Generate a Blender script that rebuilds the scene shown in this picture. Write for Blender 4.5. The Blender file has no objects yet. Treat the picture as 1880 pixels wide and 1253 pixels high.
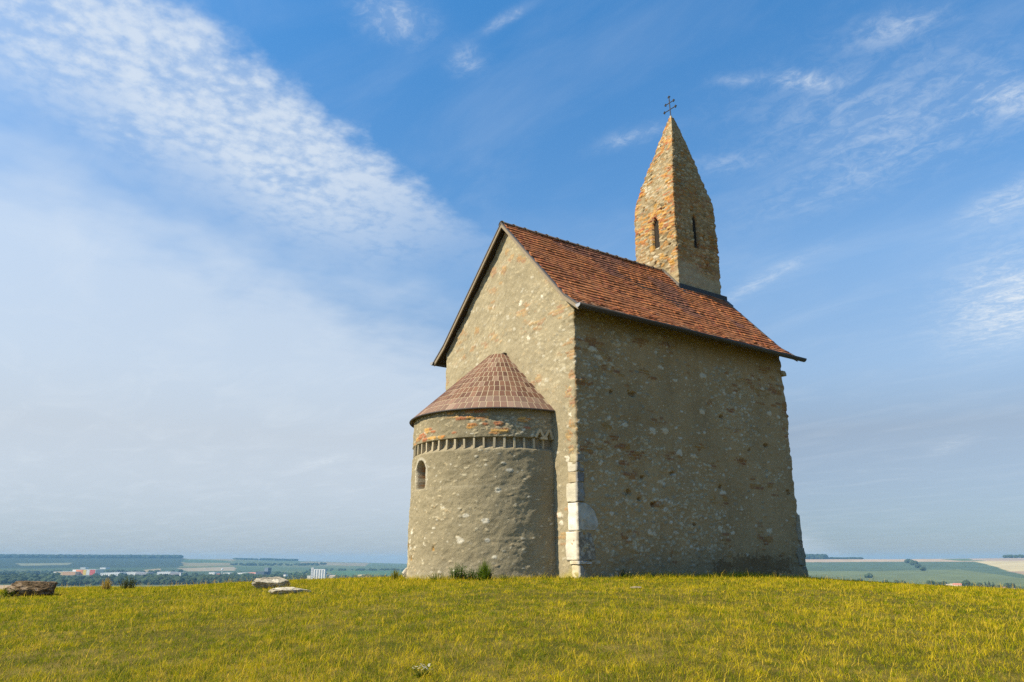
import bpy, math, random
import numpy as np
from mathutils import Matrix, Vector

# ------------------------------------------------------------------ camera, light, exposure
scene = bpy.context.scene
random.seed(7)
RNG = np.random.default_rng(11)
CAM = np.array([14.6725, -12.4784, 0.4146])
RT = np.array([0.581652, 0.813438, 0.0])
UP = np.array([0.223864, -0.160075, 0.961385])
FW = np.array([-0.782027, 0.559192, 0.275207])
cam_data = bpy.data.cameras.new('camera')
cam = bpy.data.objects.new('camera', cam_data)
scene.collection.objects.link(cam)
cam_data.sensor_width = 36
cam_data.lens = 27.0
cam_data.clip_start = 0.1
cam_data.clip_end = 40000
m = Matrix.Identity(4)
for i in range(3):
    m[i][0] = RT[i]; m[i][1] = UP[i]; m[i][2] = -FW[i]; m[i][3] = CAM[i]
cam.matrix_world = m
scene.camera = cam

SUN_EL = math.radians(42)
SUN_AZ = math.radians(16)                 # to the left of the gable's own direction
SV = Vector((-math.sin(SUN_AZ) * math.cos(SUN_EL), -math.cos(SUN_AZ) * math.cos(SUN_EL), math.sin(SUN_EL)))
sun_data = bpy.data.lights.new('sun', 'SUN')
sun_data.energy = 5.0
sun_data.angle = math.radians(0.5)
sun_data.color = (1.0, 0.88, 0.66)
sun = bpy.data.objects.new('sun', sun_data)
scene.collection.objects.link(sun)
sun.rotation_euler = SV.to_track_quat('Z', 'Y').to_euler()
sun.location = (-20, -50, 40)
scene.view_settings.view_transform = 'Standard'
scene.view_settings.look = 'None'
scene.view_settings.gamma = 1
scene.view_settings.exposure = 0.66
scene.cycles.use_denoising = False        # keep the fine grain of grass and plaster


class NT:
    """small helper round a node tree"""
    def __init__(s, tree):
        s.t = tree
        s.t.nodes.clear()

    def n(s, typ, ins=None, **props):
        nd = s.t.nodes.new(typ)
        for k, v in props.items():
            setattr(nd, k, v)
        for k, v in (ins or {}).items():
            s.put(nd.inputs[k], v)
        return nd

    def put(s, sock, v):
        if isinstance(v, bpy.types.NodeSocket):
            s.t.links.new(v, sock)
        else:
            sock.default_value = v

    def m(s, op, a, b=0.0, c=0.0, clamp=False):
        nd = s.t.nodes.new('ShaderNodeMath')
        nd.operation = op
        nd.use_clamp = clamp
        s.put(nd.inputs[0], a); s.put(nd.inputs[1], b); s.put(nd.inputs[2], c)
        return nd.outputs[0]

    def ss(s, v, lo, hi):
        nd = s.t.nodes.new('ShaderNodeMapRange')
        nd.interpolation_type = 'SMOOTHSTEP'
        s.put(nd.inputs[0], v); s.put(nd.inputs[1], lo); s.put(nd.inputs[2], hi)
        return nd.outputs[0]

    def mix(s, f, a, b, blend='MIX'):
        nd = s.t.nodes.new('ShaderNodeMix')
        nd.data_type = 'RGBA'; nd.blend_type = blend
        s.put(nd.inputs[0], f); s.put(nd.inputs[6], a); s.put(nd.inputs[7], b)
        return nd.outputs[2]

    def noise(s, vec, scale, detail=3.0, rough=0.55, dist=0.0, out=0):
        nd = s.n('ShaderNodeTexNoise', {'Vector': vec, 'Scale': scale, 'Detail': detail, 'Roughness': rough, 'Distortion': dist})
        return nd.outputs[out]


def make_world():
    w = bpy.data.worlds.new('World')
    scene.world = w
    w.use_nodes = True
    T = NT(w.node_tree)
    sky = T.n('ShaderNodeTexSky', sky_type='NISHITA', sun_disc=False, sun_elevation=SUN_EL,
              sun_rotation=math.pi + SUN_AZ, altitude=200, air_density=1.0, dust_density=0.35, ozone_density=1.6)
    tc = T.n('ShaderNodeTexCoord')
    sp = T.n('ShaderNodeSeparateXYZ', {0: tc.outputs['Generated']})
    # summer haze: the low sky is dulled, the high sky a deeper blue than clean air gives
    rp = T.n('ShaderNodeValToRGB', {0: sp.outputs[2]})
    el = rp.color_ramp.elements
    stops = [(0.0, (.26, .31, .45)), (.03, (.28, .33, .46)), (.15, (.56, .49, .48)), (.225, (.78, .76, .74)), (.35, (.84, .97, 1.0)), (.44, (.55, .90, 1.07)), (.64, (.38, .93, 1.22))]
    while len(el) < len(stops):
        el.new(0.5)
    for e, (p, c) in zip(el, stops):
        e.position = p; e.color = (c[0] * .8, c[1] * .8, c[2] * .8, 1)
    tint = T.n('ShaderNodeVectorMath', {0: rp.outputs[0], 3: 1.25}, operation='SCALE').outputs[0]
    skyc = T.mix(1.0, sky.outputs[0], tint, 'MULTIPLY')
    zz = T.m('ADD', T.m('MAXIMUM', sp.outputs[2], 0.0), 0.06)
    u = T.m('DIVIDE', sp.outputs[0], zz)
    v = T.m('DIVIDE', sp.outputs[1], zz)
    P = T.n('ShaderNodeCombineXYZ', {0: u, 1: v}).outputs[0]
    du = T.m('ADD', u, 1.2); dv = T.m('ADD', v, -0.18)
    t = T.m('ADD', T.m('MULTIPLY', du, -0.9), T.m('MULTIPLY', dv, -0.44))
    s = T.m('ADD', T.m('MULTIPLY', du, -0.44), T.m('MULTIPLY', dv, 0.9))
    # the altocumulus bank: one straight band of small puffs on the cloud plane
    big = T.noise(P, 4.0, 3)
    mid = T.noise(P, 11.0, 4, 0.6)
    wob = T.noise(P, 9.0, 2, 0.5, 0.0, 1)
    Pw = T.n('ShaderNodeVectorMath', {0: P, 1: T.n('ShaderNodeVectorMath', {0: wob, 3: 0.04}, operation='SCALE').outputs[0]}, operation='ADD').outputs[0]
    vor = T.n('ShaderNodeTexVoronoi', {'Vector': Pw, 'Scale': 31.0, 'Smoothness': 0.85, 'Randomness': 1.0}, feature='SMOOTH_F1')
    puff = T.m('SUBTRACT', 1.0, T.m('MULTIPLY', vor.outputs['Distance'], 1.25))
    fine = T.noise(P, 55.0, 4, 0.65)
    pf = T.m('ADD', T.m('ADD', T.m('MULTIPLY', puff, 0.58), T.m('MULTIPLY', fine, 0.75)), T.m('MULTIPLY', mid, 0.95))
    tt = T.m('ADD', t, T.m('MULTIPLY', T.m('SUBTRACT', mid, 0.5), 0.17))
    edge_hi = T.ss(tt, -0.03, 0.085)
    t2 = T.m('ADD', t, T.m('MULTIPLY', T.m('SUBTRACT', big, 0.5), 0.25))
    edge_lo = T.m('SUBTRACT', 1.0, T.ss(t2, 0.26, 0.62))
    fade = T.m('SUBTRACT', 1.0, T.ss(s, 0.45, 1.3))
    soft = T.ss(s, 0.2, 1.1)                                      # puffs melt together with distance
    thr = T.m('ADD', 0.70, T.m('MULTIPLY', soft, -0.25))
    cover = T.m('ADD', pf, T.m('MULTIPLY', T.m('SUBTRACT', big, 0.5), 1.1))
    p2 = T.ss(cover, thr, T.m('ADD', thr, 0.75))
    band = T.m('MULTIPLY', T.m('MULTIPLY', edge_hi, edge_lo), fade)
    dens = T.m('MULTIPLY', band, T.m('ADD', 0.34, T.m('MULTIPLY', p2, 0.44)))
    # scattered wisps
    rot = T.n('ShaderNodeMapping', {'Vector': P, 'Rotation': (0, 0, -0.95), 'Scale': (1.0, 2.3, 1.0)}).outputs[0]
    str1 = T.noise(rot, 5.0, 6, 0.62, 1.2)
    str2 = T.noise(P, 24.0, 6, 0.7, 1.0)
    wsp = T.ss(T.m('ADD', T.m('MULTIPLY', str1, 0.5), T.m('MULTIPLY', str2, 0.5)), 0.40, 0.68)
    blobs = [
        (-1.044, 0.494, 4.493, 18.78, -21.287, 2.375, .75), (-1.066, 0.655, 18.595, 29.42, -24.041, 17.037, .5),
        (-0.912, 0.658, 15.397, 9.474, -22.986, 81.504, .5), (-0.725, 1.215, 15.629, 12.027, -39.512, 22.422, .6),
        (-0.802, 1.115, 19.04, 15.336, -48.344, 36.134, .3), (-0.543, 1.214, 14.069, 5.385, -12.132, 23.011, .4),
        (-0.514, 1.581, 15.094, 7.989, -20.463, 9.034, .5), (-1.058, 1.087, 11.373, 8.173, -13.371, 32.877, .4),
        (-1.014, 1.33, 10.958, 8.327, -19.111, 20.21, .25), (-0.701, 2.02, 10.526, 2.651, 3.277, 13.989, .55),
        (-0.999, 2.759, 4.699, 1.34, 1.636, 3.228, .85), (-1.386, 1.959, 5.744, 2.889, 5.487, 25.137, .4),
        (-2.258, 4.912, 7.584, 3.192, 5.443, 7.519, .25), (-0.663, 1.448, 3.588, 1.606, -3.016, 4.558, .3),
        
        (-5.073, 2.056, 2.819, 5.917, -1.65, 11.221, .2), (-0.881, 1.623, 3.865, 1.647, -1.358, 9.521, .22)]
    acc = None
    for (u0, v0, a, b, c, d, amp) in blobs:
        x = T.m('SUBTRACT', u, u0); y = T.m('SUBTRACT', v, v0)
        e1 = T.m('ADD', T.m('MULTIPLY', x, a), T.m('MULTIPLY', y, b))
        e2 = T.m('ADD', T.m('MULTIPLY', x, c), T.m('MULTIPLY', y, d))
        r2 = T.m('ADD', T.m('MULTIPLY', e1, e1), T.m('MULTIPLY', e2, e2))
        g = T.m('MULTIPLY', T.m('POWER', 2.718, T.m('MULTIPLY', r2, -0.9)), amp)
        acc = g if acc is None else T.m('ADD', acc, g)
    hz = T.m('MULTIPLY', T.ss(T.m('ADD', t, T.m('MULTIPLY', T.m('SUBTRACT', big, 0.5), 0.8)), 0.2, 1.1), T.m('MULTIPLY', T.ss(sp.outputs[2], -0.09, 0.11), 0.56))
    veil = T.m('MULTIPLY', T.ss(T.noise(rot, 1.6, 5, 0.6, 0.6), 0.42, 0.8), 0.10)
    wisps = T.m('ADD', T.m('MULTIPLY', acc, T.m('ADD', 0.22, T.m('MULTIPLY', wsp, 0.95))), T.m('ADD', veil, hz))
    dens = T.m('ADD', dens, T.m('MULTIPLY', wisps, T.m('SUBTRACT', 1.0, T.m('MULTIPLY', dens, 0.8))), clamp=True)
    col = T.mix(dens, skyc, (4.1, 4.45, 4.8, 1))
    bg = T.n('ShaderNodeBackground', {'Color': col, 'Strength': 0.121})
    out = T.n('ShaderNodeOutputWorld', {'Surface': bg.outputs[0]})
    w.cycles.sampling_method = 'MANUAL'
    w.cycles.sample_map_resolution = 512


make_world()


# ------------------------------------------------------------------ numpy noise
def hsh(ix, iy, iz, seed):
    with np.errstate(over='ignore'):
        h = (ix.astype(np.int64) * 374761393 + iy.astype(np.int64) * 668265263 + iz.astype(np.int64) * 2147483647 + seed * 974634777) & 0xFFFFFFFF
        h = ((h ^ (h >> 13)) * 1274126177) & 0xFFFFFFFF
        h = ((h ^ (h >> 16)) * 2246822519) & 0xFFFFFFFF
        h = h ^ (h >> 15)
    return h.astype(np.float64) / 4294967295.0


def vn(x, y, z, seed=0):
    x = np.asarray(x, float); y = np.asarray(y, float) + 0 * x; z = np.asarray(z, float) + 0 * x
    ix, iy, iz = np.floor(x), np.floor(y), np.floor(z)
    fx, fy, fz = x - ix, y - iy, z - iz
    fx, fy, fz = [f * f * f * (f * (f * 6 - 15) + 10) for f in (fx, fy, fz)]
    r = 0
    for a in (0, 1):
        for b in (0, 1):
            for c in (0, 1):
                w = (fx if a else 1 - fx) * (fy if b else 1 - fy) * (fz if c else 1 - fz)
                r = r + w * hsh(ix + a, iy + b, iz + c, seed)
    return r


def fbm(x, y, z, seed=0, octv=4, rough=0.5):
    r = 0; a = 1; tot = 0; k = 1
    for o in range(octv):
        r = r + a * vn(x * k, y * k, z * k, seed + o * 17); tot += a
        a *= rough; k *= 2.03
    return r / tot


def wor(u, v, seed=0, jit=0.9):
    """2-D cell noise: distance to nearest and second nearest seed, and the nearest cell's hashes"""
    iu, iv = np.floor(u), np.floor(v)
    f1 = np.full(u.shape, 9.0); f2 = f1.copy()
    ha = np.zeros(u.shape); hb = ha.copy()
    zz = np.zeros(u.shape)
    for a in (-1, 0, 1):
        for b in (-1, 0, 1):
            cu, cv = iu + a, iv + b
            px = cu + .5 + jit * (hsh(cu, cv, zz, seed) - .5)
            py = cv + .5 + jit * (hsh(cu, cv, zz + 1, seed) - .5)
            d = np.hypot(u - px, v - py)
            near = d < f1
            f2 = np.where(near, f1, np.minimum(f2, d))
            ha = np.where(near, hsh(cu, cv, zz + 2, seed), ha)
            hb = np.where(near, hsh(cu, cv, zz + 3, seed), hb)
            f1 = np.where(near, d, f1)
    return f1, f2, ha, hb


def sst(x, a, b):
    t = np.clip((x - a) / (b - a), 0, 1)
    return t * t * (3 - 2 * t)


def pick(h, pal):
    pal = np.array(pal, float)
    return pal[np.minimum((h * len(pal)).astype(int), len(pal) - 1)]


def mixc(a, b, f):
    return a + (b - a) * f[..., None]


# ------------------------------------------------------------------ materials
MATS = {}


def attr_mat(name, rough=0.9, spec=0.15, var=0.25, vscale=30.0, bump=0.0, bscale=60.0, bdist=0.01, trans=0.0, grit=0.0):
    """surface colour from the mesh's own colour attribute, broken up by fine noise"""
    if name in MATS:
        return MATS[name]
    mt = bpy.data.materials.new(name)
    mt.use_nodes = True
    T = NT(mt.node_tree)
    at = T.n('ShaderNodeVertexColor', layer_name='Col')
    tc = T.n('ShaderNodeTexCoord')
    nz = T.noise(tc.outputs['Object'], vscale, 5, 0.65)
    f = T.m('ADD', 1.0 - var, T.m('MULTIPLY', nz, 2 * var))
    if grit:
        ms = T.n('ShaderNodeMapping', {'Vector': tc.outputs['Object'], 'Scale': (1, 1, 1.7)}).outputs[0]
        ga = T.noise(ms, 26.0, 6, 0.75, 0.4)
        pits = T.m('SUBTRACT', 1.0, T.m('MULTIPLY', T.ss(ga, 0.43, 0.36), 0.45 * grit))
        gb = T.noise(ms, 41.0, 5, 0.72, 0.3)
        grains = T.m('ADD', 1.0, T.m('MULTIPLY', T.ss(gb, 0.58, 0.66), 0.40 * grit))
        f = T.m('MULTIPLY', T.m('MULTIPLY', f, pits), grains)
    cc = T.n('ShaderNodeCombineXYZ', {0: f, 1: f, 2: f}).outputs[0]
    col = T.mix(1.0, at.outputs[0], cc, 'MULTIPLY')
    out = T.n('ShaderNodeOutputMaterial')
    if trans > 0:
        d = T.n('ShaderNodeBsdfDiffuse', {'Color': col})
        tr = T.n('ShaderNodeBsdfTranslucent', {'Color': col})
        sh = T.n('ShaderNodeMixShader', {0: trans, 1: d.outputs[0], 2: tr.outputs[0]})
        T.t.links.new(sh.outputs[0], out.inputs[0])
    else:
        b = T.n('ShaderNodeBsdfPrincipled', {'Base Color': col, 'Roughness': rough, 'Specular IOR Level': spec})
        if bump > 0:
            bn = T.noise(tc.outputs['Object'], bscale, 6, 0.7)
            bp = T.n('ShaderNodeBump', {'Height': bn, 'Strength': bump, 'Distance': bdist})
            T.t.links.new(bp.outputs[0], b.inputs['Normal'])
        T.t.links.new(b.outputs[0], out.inputs[0])
    MATS[name] = mt
    return mt


def flat_mat(name, col, rough=0.8, metal=0.0, var=0.25, vscale=20.0, bump=0.0, spec=0.2):
    if name in MATS:
        return MATS[name]
    mt = bpy.data.materials.new(name)
    mt.use_nodes = True
    T = NT(mt.node_tree)
    tc = T.n('ShaderNodeTexCoord')
    nz = T.noise(tc.outputs['Object'], vscale, 5, 0.65)
    f = T.m('ADD', 1.0 - var, T.m('MULTIPLY', nz, 2 * var))
    cc = T.n('ShaderNodeCombineXYZ', {0: f, 1: f, 2: f}).outputs[0]
    c = T.mix(1.0, (*col, 1), cc, 'MULTIPLY')
    b = T.n('ShaderNodeBsdfPrincipled', {'Base Color': c, 'Roughness': rough, 'Metallic': metal, 'Specular IOR Level': spec})
    if bump:
        bp = T.n('ShaderNodeBump', {'Height': nz, 'Strength': bump, 'Distance': 0.01})
        T.t.links.new(bp.outputs[0], b.inputs['Normal'])
    T.n('ShaderNodeOutputMaterial', {0: b.outputs[0]})
    MATS[name] = mt
    return mt


# ------------------------------------------------------------------ mesh helpers
def link(o, parent=None):
    scene.collection.objects.link(o)
    if parent is not None:
        o.parent = parent
    return o


def mesh_np(name, V, faces, mat, parent=None, col=None, smooth=False):
    """faces: list of integer arrays (n,k)"""
    me = bpy.data.meshes.new(name)
    V = np.ascontiguousarray(V, np.float32)
    me.vertices.add(len(V))
    me.vertices.foreach_set('co', V.ravel())
    loops = np.concatenate([f.ravel() for f in faces]).astype(np.int32)
    sizes = np.concatenate([np.full(len(f), f.shape[1], np.int32) for f in faces])
    starts = np.concatenate([[0], np.cumsum(sizes)[:-1]]).astype(np.int32)
    me.loops.add(len(loops)); me.loops.foreach_set('vertex_index', loops)
    me.polygons.add(len(sizes))
    me.polygons.foreach_set('loop_start', starts)
    me.polygons.foreach_set('loop_total', sizes)
    me.polygons.foreach_set('use_smooth', np.full(len(sizes), bool(smooth)))
    me.update(calc_edges=True)
    if col is not None:
        a = me.color_attributes.new('Col', 'FLOAT_COLOR', 'POINT')
        c4 = np.ones((len(V), 4), np.float32); c4[:, :3] = col
        a.data.foreach_set('color', c4.ravel())
    me.materials.append(mat)
    return link(bpy.data.objects.new(name, me), parent)


class MB:
    """collects simple shapes into ONE mesh, with a colour per vertex"""
    def __init__(s):
        s.V = []; s.F4 = []; s.F3 = []; s.C = []; s.n = 0

    def add(s, V, F, c=(1, 1, 1)):
        V = np.asarray(V, float)
        for f in F:
            (s.F4 if len(f) == 4 else s.F3).append([i + s.n for i in f])
        s.V.append(V); s.n += len(V)
        c = np.asarray(c, float)
        s.C.append(np.tile(c, (len(V), 1)) if c.ndim == 1 else c)

    def box(s, o, ax, ay, az, c=(1, 1, 1)):
        """o = corner, ax ay az = edge vectors"""
        o, ax, ay, az = [np.asarray(q, float) for q in (o, ax, ay, az)]
        V = [o, o + ax, o + ax + ay, o + ay, o + az, o + ax + az, o + ax + ay + az, o + ay + az]
        s.add(V, [(0, 3, 2, 1), (4, 5, 6, 7), (0, 1, 5, 4), (1, 2, 6, 5), (2, 3, 7, 6), (3, 0, 4, 7)], c)

    def cbox(s, c0, size, c=(1, 1, 1), rz=0.0):
        x, y, z = size
        ca, sa = math.cos(rz), math.sin(rz)
        ax = np.array((ca, sa, 0)) * x; ay = np.array((-sa, ca, 0)) * y
        o = np.asarray(c0, float) - ax / 2 - ay / 2
        s.box(o, ax, ay, (0, 0, z), c)

    def tube(s, pts, r, n=8, c=(1, 1, 1), cap=True):
        pts = [np.asarray(p, float) for p in pts]
        rr = r if hasattr(r, '__len__') else [r] * len(pts)
        V = []
        for i, p in enumerate(pts):
            d = pts[min(i + 1, len(pts) - 1)] - pts[max(i - 1, 0)]
            d = d / (np.linalg.norm(d) + 1e-9)
            a = np.cross(d, (0, 0, 1.0) if abs(d[2]) < .9 else (1.0, 0, 0)); a /= np.linalg.norm(a)
            b = np.cross(d, a)
            for k in range(n):
                t = 2 * math.pi * k / n
                V.append(p + rr[i] * (math.cos(t) * a + math.sin(t) * b))
        F = []
        for i in range(len(pts) - 1):
            for k in range(n):
                k2 = (k + 1) % n
                F.append((i * n + k, i * n + k2, (i + 1) * n + k2, (i + 1) * n + k))
        if cap:
            e = (len(pts) - 1) * n
            V += [pts[0], pts[-1]]
            i0, i1 = len(V) - 2, len(V) - 1
            for k in range(n):
                k2 = (k + 1) % n
                F.append((i0, k2, k)); F.append((i1, e + k, e + k2))
        s.add(V, F, c)

    def build(s, name, mat, parent=None, smooth=False):
        fs = []
        if s.F4: fs.append(np.array(s.F4))
        if s.F3: fs.append(np.array(s.F3))
        return mesh_np(name, np.vstack(s.V), fs, mat, parent, np.vstack(s.C), smooth)


def tag(o, label=None, cat=None, group=None, kind=None):
    if label: o['label'] = label
    if cat: o['category'] = cat
    if group: o['group'] = group
    if kind: o['kind'] = kind
    return o


def empty(name, loc, label=None, cat=None, group=None):
    o = bpy.data.objects.new(name, None)
    o.location = loc
    o.empty_display_size = 0.3
    scene.collection.objects.link(o)
    return tag(o, label, cat, group)


def icos(sub):
    t = (1 + 5 ** .5) / 2
    V = [(-1, t, 0), (1, t, 0), (-1, -t, 0), (1, -t, 0), (0, -1, t), (0, 1, t), (0, -1, -t), (0, 1, -t), (t, 0, -1), (t, 0, 1), (-t, 0, -1), (-t, 0, 1)]
    V = [np.array(v) / np.linalg.norm(v) for v in V]
    F = [(0, 11, 5), (0, 5, 1), (0, 1, 7), (0, 7, 10), (0, 10, 11), (1, 5, 9), (5, 11, 4), (11, 10, 2), (10, 7, 6), (7, 1, 8),
         (3, 9, 4), (3, 4, 2), (3, 2, 6), (3, 6, 8), (3, 8, 9), (4, 9, 5), (2, 4, 11), (6, 2, 10), (8, 6, 7), (9, 8, 1)]
    for _ in range(sub):
        cache = {}; F2 = []
        def mid(a, b):
            k = (min(a, b), max(a, b))
            if k not in cache:
                q = V[a] + V[b]; V.append(q / np.linalg.norm(q)); cache[k] = len(V) - 1
            return cache[k]
        for a, b, c in F:
            ab, bc, ca = mid(a, b), mid(b, c), mid(c, a)
            F2 += [(a, ab, ca), (b, bc, ab), (c, ca, bc), (ab, bc, ca)]
        F = F2
    return np.array(V), np.array(F)


ICO = {k: icos(k) for k in (1, 2, 3, 4, 5)}


# ------------------------------------------------------------------ ground
def gz(x, y):
    x = np.asarray(x, float); y = np.asarray(y, float)
    lat = (x + 3) * RT[0] + (y - 3) * RT[1]
    r = np.hypot(x + 3, y - 3)
    q = np.maximum(0, r - 3)
    near = -.003 * np.minimum(q, 40) ** 2 - .24 * np.maximum(q - 40, 0)
    z = near + .31 * sst(-lat, 13.5, 18.5) * (1 - sst(r, 40, 60)) - .08 * sst(-lat, 2, 7)
    z = z - .15 * sst(lat, 3, 10)
    z = z + .05 * (fbm(x * .45, y * .45, 0 * x, 5, 3) - .5) * sst(r, 5, 9)
    return z


def build_ground():
    mt = attr_mat('turf_soil', 1.0, 0.05, 0.45, 9.0, 0.9, 45.0, 0.03)
    nr = 150; na = 320
    rr = np.concatenate([np.linspace(0.02, 30, 120), np.geomspace(31, 330, nr - 120)])
    aa = np.linspace(0, 2 * np.pi, na, endpoint=False)
    R, A = np.meshgrid(rr, aa, indexing='ij')
    X = 4 + R * np.cos(A); Y = -3 + R * np.sin(A)
    Z = gz(X, Y)
    n1 = fbm(X * .8, Y * .8, 0 * X, 31, 4); n2 = fbm(X * 3.1, Y * 3.1, 0 * X, 33, 3)
    c = mixc(np.array([.125, .10, .022]) + 0 * X[..., None], np.array([.24, .18, .045]), sst(n1 * .3 + n2 * .7, .48, .66) * .6)
    c = mixc(c, np.array([.075, .080, .014]), sst(1 - n2, .5, .7) * .7)
    V = np.stack([X, Y, Z], -1).reshape(-1, 3)
    i = np.arange(nr - 1)[:, None] * na; k = np.arange(na)[None, :]; k2 = (k + 1) % na
    F = np.stack([i + k, i + na + k, i + na + k2, i + k2], -1).reshape(-1, 4)
    o = mesh_np('ground', V, [F], mt, None, c.reshape(-1, 3), True)
    tag(o, kind='structure')


build_ground()

# ------------------------------------------------------------------ the church
W, L, H = 6.5, 8.872, 6.742
XR, ZR = -W / 2 + .2, 10.318          # ridge
OV, EV, ZE = .2014, .4388, 6.744      # verge overhang, eave overhang, eave height
XA, RA = -W / 2 - .141, 2.4485        # apse axis and radius
XT, YT, HX, HY = -3.33, 7.90, 1.02, 1.12
PROF = [(-W - EV, ZE), (-W + .15, 7.17), (XR, ZR), (-.15, 7.19), (EV, ZE)]


def zroof(x):
    return np.interp(x, [p[0] for p in PROF], [p[1] for p in PROF])


church = empty('church', (0, 0, 0), 'small stone hilltop church with round apse, red tiled roof and pointed tower', 'church')

PLASTER = np.array([.305, .26, .170])
STONES = [(.52, .46, .32), (.46, .40, .28), (.36, .31, .21), (.58, .54, .43), (.42, .33, .20), (.30, .27, .20), (.50, .42, .27)]
BRICKS = [(.46, .20, .055), (.40, .17, .06), (.50, .26, .07), (.36, .13, .06), (.52, .30, .09)]


def bricks2d(s, z, seed, bl=.27, bh=.085):
    row = np.floor(z / bh + .35 * (vn(s * 1.2, 0, 0, seed) - .5))
    off = hsh(row, row * 0, row * 0, seed)
    uu = s / bl + off + .2 * (vn(s * 3, z * 3, 0, seed) - .5)
    cu = np.floor(uu)
    fu = np.abs(uu - cu - .5) * 2; fv = np.abs((z / bh) % 1.0 - .5) * 2
    mk = (1 - sst(fu, .86, .97)) * (1 - sst(fv, .70, .95))
    return mk, hsh(cu, row, row * 0, seed + 3), hsh(cu, row, row * 0, seed + 4)


def blob_mask(s, z, pts, rx, rz, seed, grow=1.0):
    out = np.zeros(s.shape)
    for i, (a, b) in enumerate(pts):
        k = grow * (.75 + .6 * ((i * 37) % 11) / 11)
        near = (np.abs(s - a) < 3 * rx * k) & (np.abs(z - b) < 3 * rz * k)
        if not near.any():
            continue
        ss_, zz_ = s[near], z[near]
        d = np.hypot((ss_ - a) / (rx * k), (zz_ - b) / (rz * k)) + .9 * (vn(ss_ * 14 + i, zz_ * 18, 0, seed) - .5)
        out[near] = np.maximum(out[near], 1 - sst(d, .8, 1.05))
    return out


SIDE_HOLES = [(1.22, 4.72), (1.92, 4.77), (2.05, 4.75), (2.23, 2.54), (3.37, 2.7), (1.71, 2.12), (2.1, 1.97), (2.58, 1.85), (5.65, 4.51), (6.81, 3.61), (7.64, 3.82), (4.16, 1.37), (5.37, 2.47), (8.5, 2.46)]
SIDE_LIGHT = [(2.15, 5.62), (3.16, 5.66), (4.96, 5.67), (3.74, 5.36), (4.79, 4.56), (2.67, 3.8), (2.92, 2.46), (5.45, 2.3), (3.71, 3.3), (4.29, 3.24), (7.44, 1.26), (5.74, 1.18), (2.44, 1.11), (5.23, 1.27), (3.63, 1.37), (.8, 5.59), (.64, 5.79), (7.72, 5.64), (7.97, 4.87), (3.18, 3.85), (1.7, 3.87)]
SIDE_ORANGE = [(2.82, 5.32), (2.5, 5.45), (2.38, 6.28), (1.29, 3.51), (1.6, 3.3), (2.0, 3.1), (.37, 3.09), (7.81, 6.24), (.19, 4.83), (4.61, 3.54), (6.37, 3.26), (6.11, 4.74), (1.0, 3.8)]
GAB_ORANGE = [(-3.07, 9.45), (-2.84, 9.16), (-3.21, 8.9), (-2.21, 8.89), (-2.45, 9.0), (-3.81, 9.02), (-4.66, 7.33), (-.12, 5.01), (-.24, 4.6), (-.12, 3.73), (-.28, 3.48), (-.18, 3.12), (-.08, 4.3), (-.15, 5.6)]
GAB_LIGHT = [(-3.76, 7.86), (-1.98, 6.46), (-2.38, 7.6), (-1.33, 7.5), (-.63, 1.33), (-.7, 1.5), (-.2, 4.0), (-.35, 2.9)]


def ring_rect(x0, x1, y0, y1, rc, step):
    """closed outline (counter-clockwise from x0,y0) with rounded corners: points, outward normals, arc position"""
    P = []; Nn = []; S = []
    s0 = 0
    cs = [(x0, y0), (x1, y0), (x1, y1), (x0, y1)]
    for i in range(4):
        a = np.array(cs[i], float); b = np.array(cs[(i + 1) % 4], float)
        d = b - a; ln = np.linalg.norm(d); d /= ln
        n = np.array((d[1], -d[0]))
        k = max(4, int((ln - 2 * rc) / step))
        for t in np.linspace(rc, ln - rc, k):
            P.append(a + d * t); Nn.append(n); S.append(s0 + t)
        c = b - d * rc - n * rc
        d2 = -n
        for q in (.2, .4, .6, .8):
            th = q * math.pi / 2
            nn = n * math.cos(th) + d * math.sin(th)
            P.append(c + rc * nn); Nn.append(nn); S.append(s0 + ln - rc + 2 * rc * q)
        s0 += ln
    return np.array(P), np.array(Nn), np.array(S)


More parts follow.
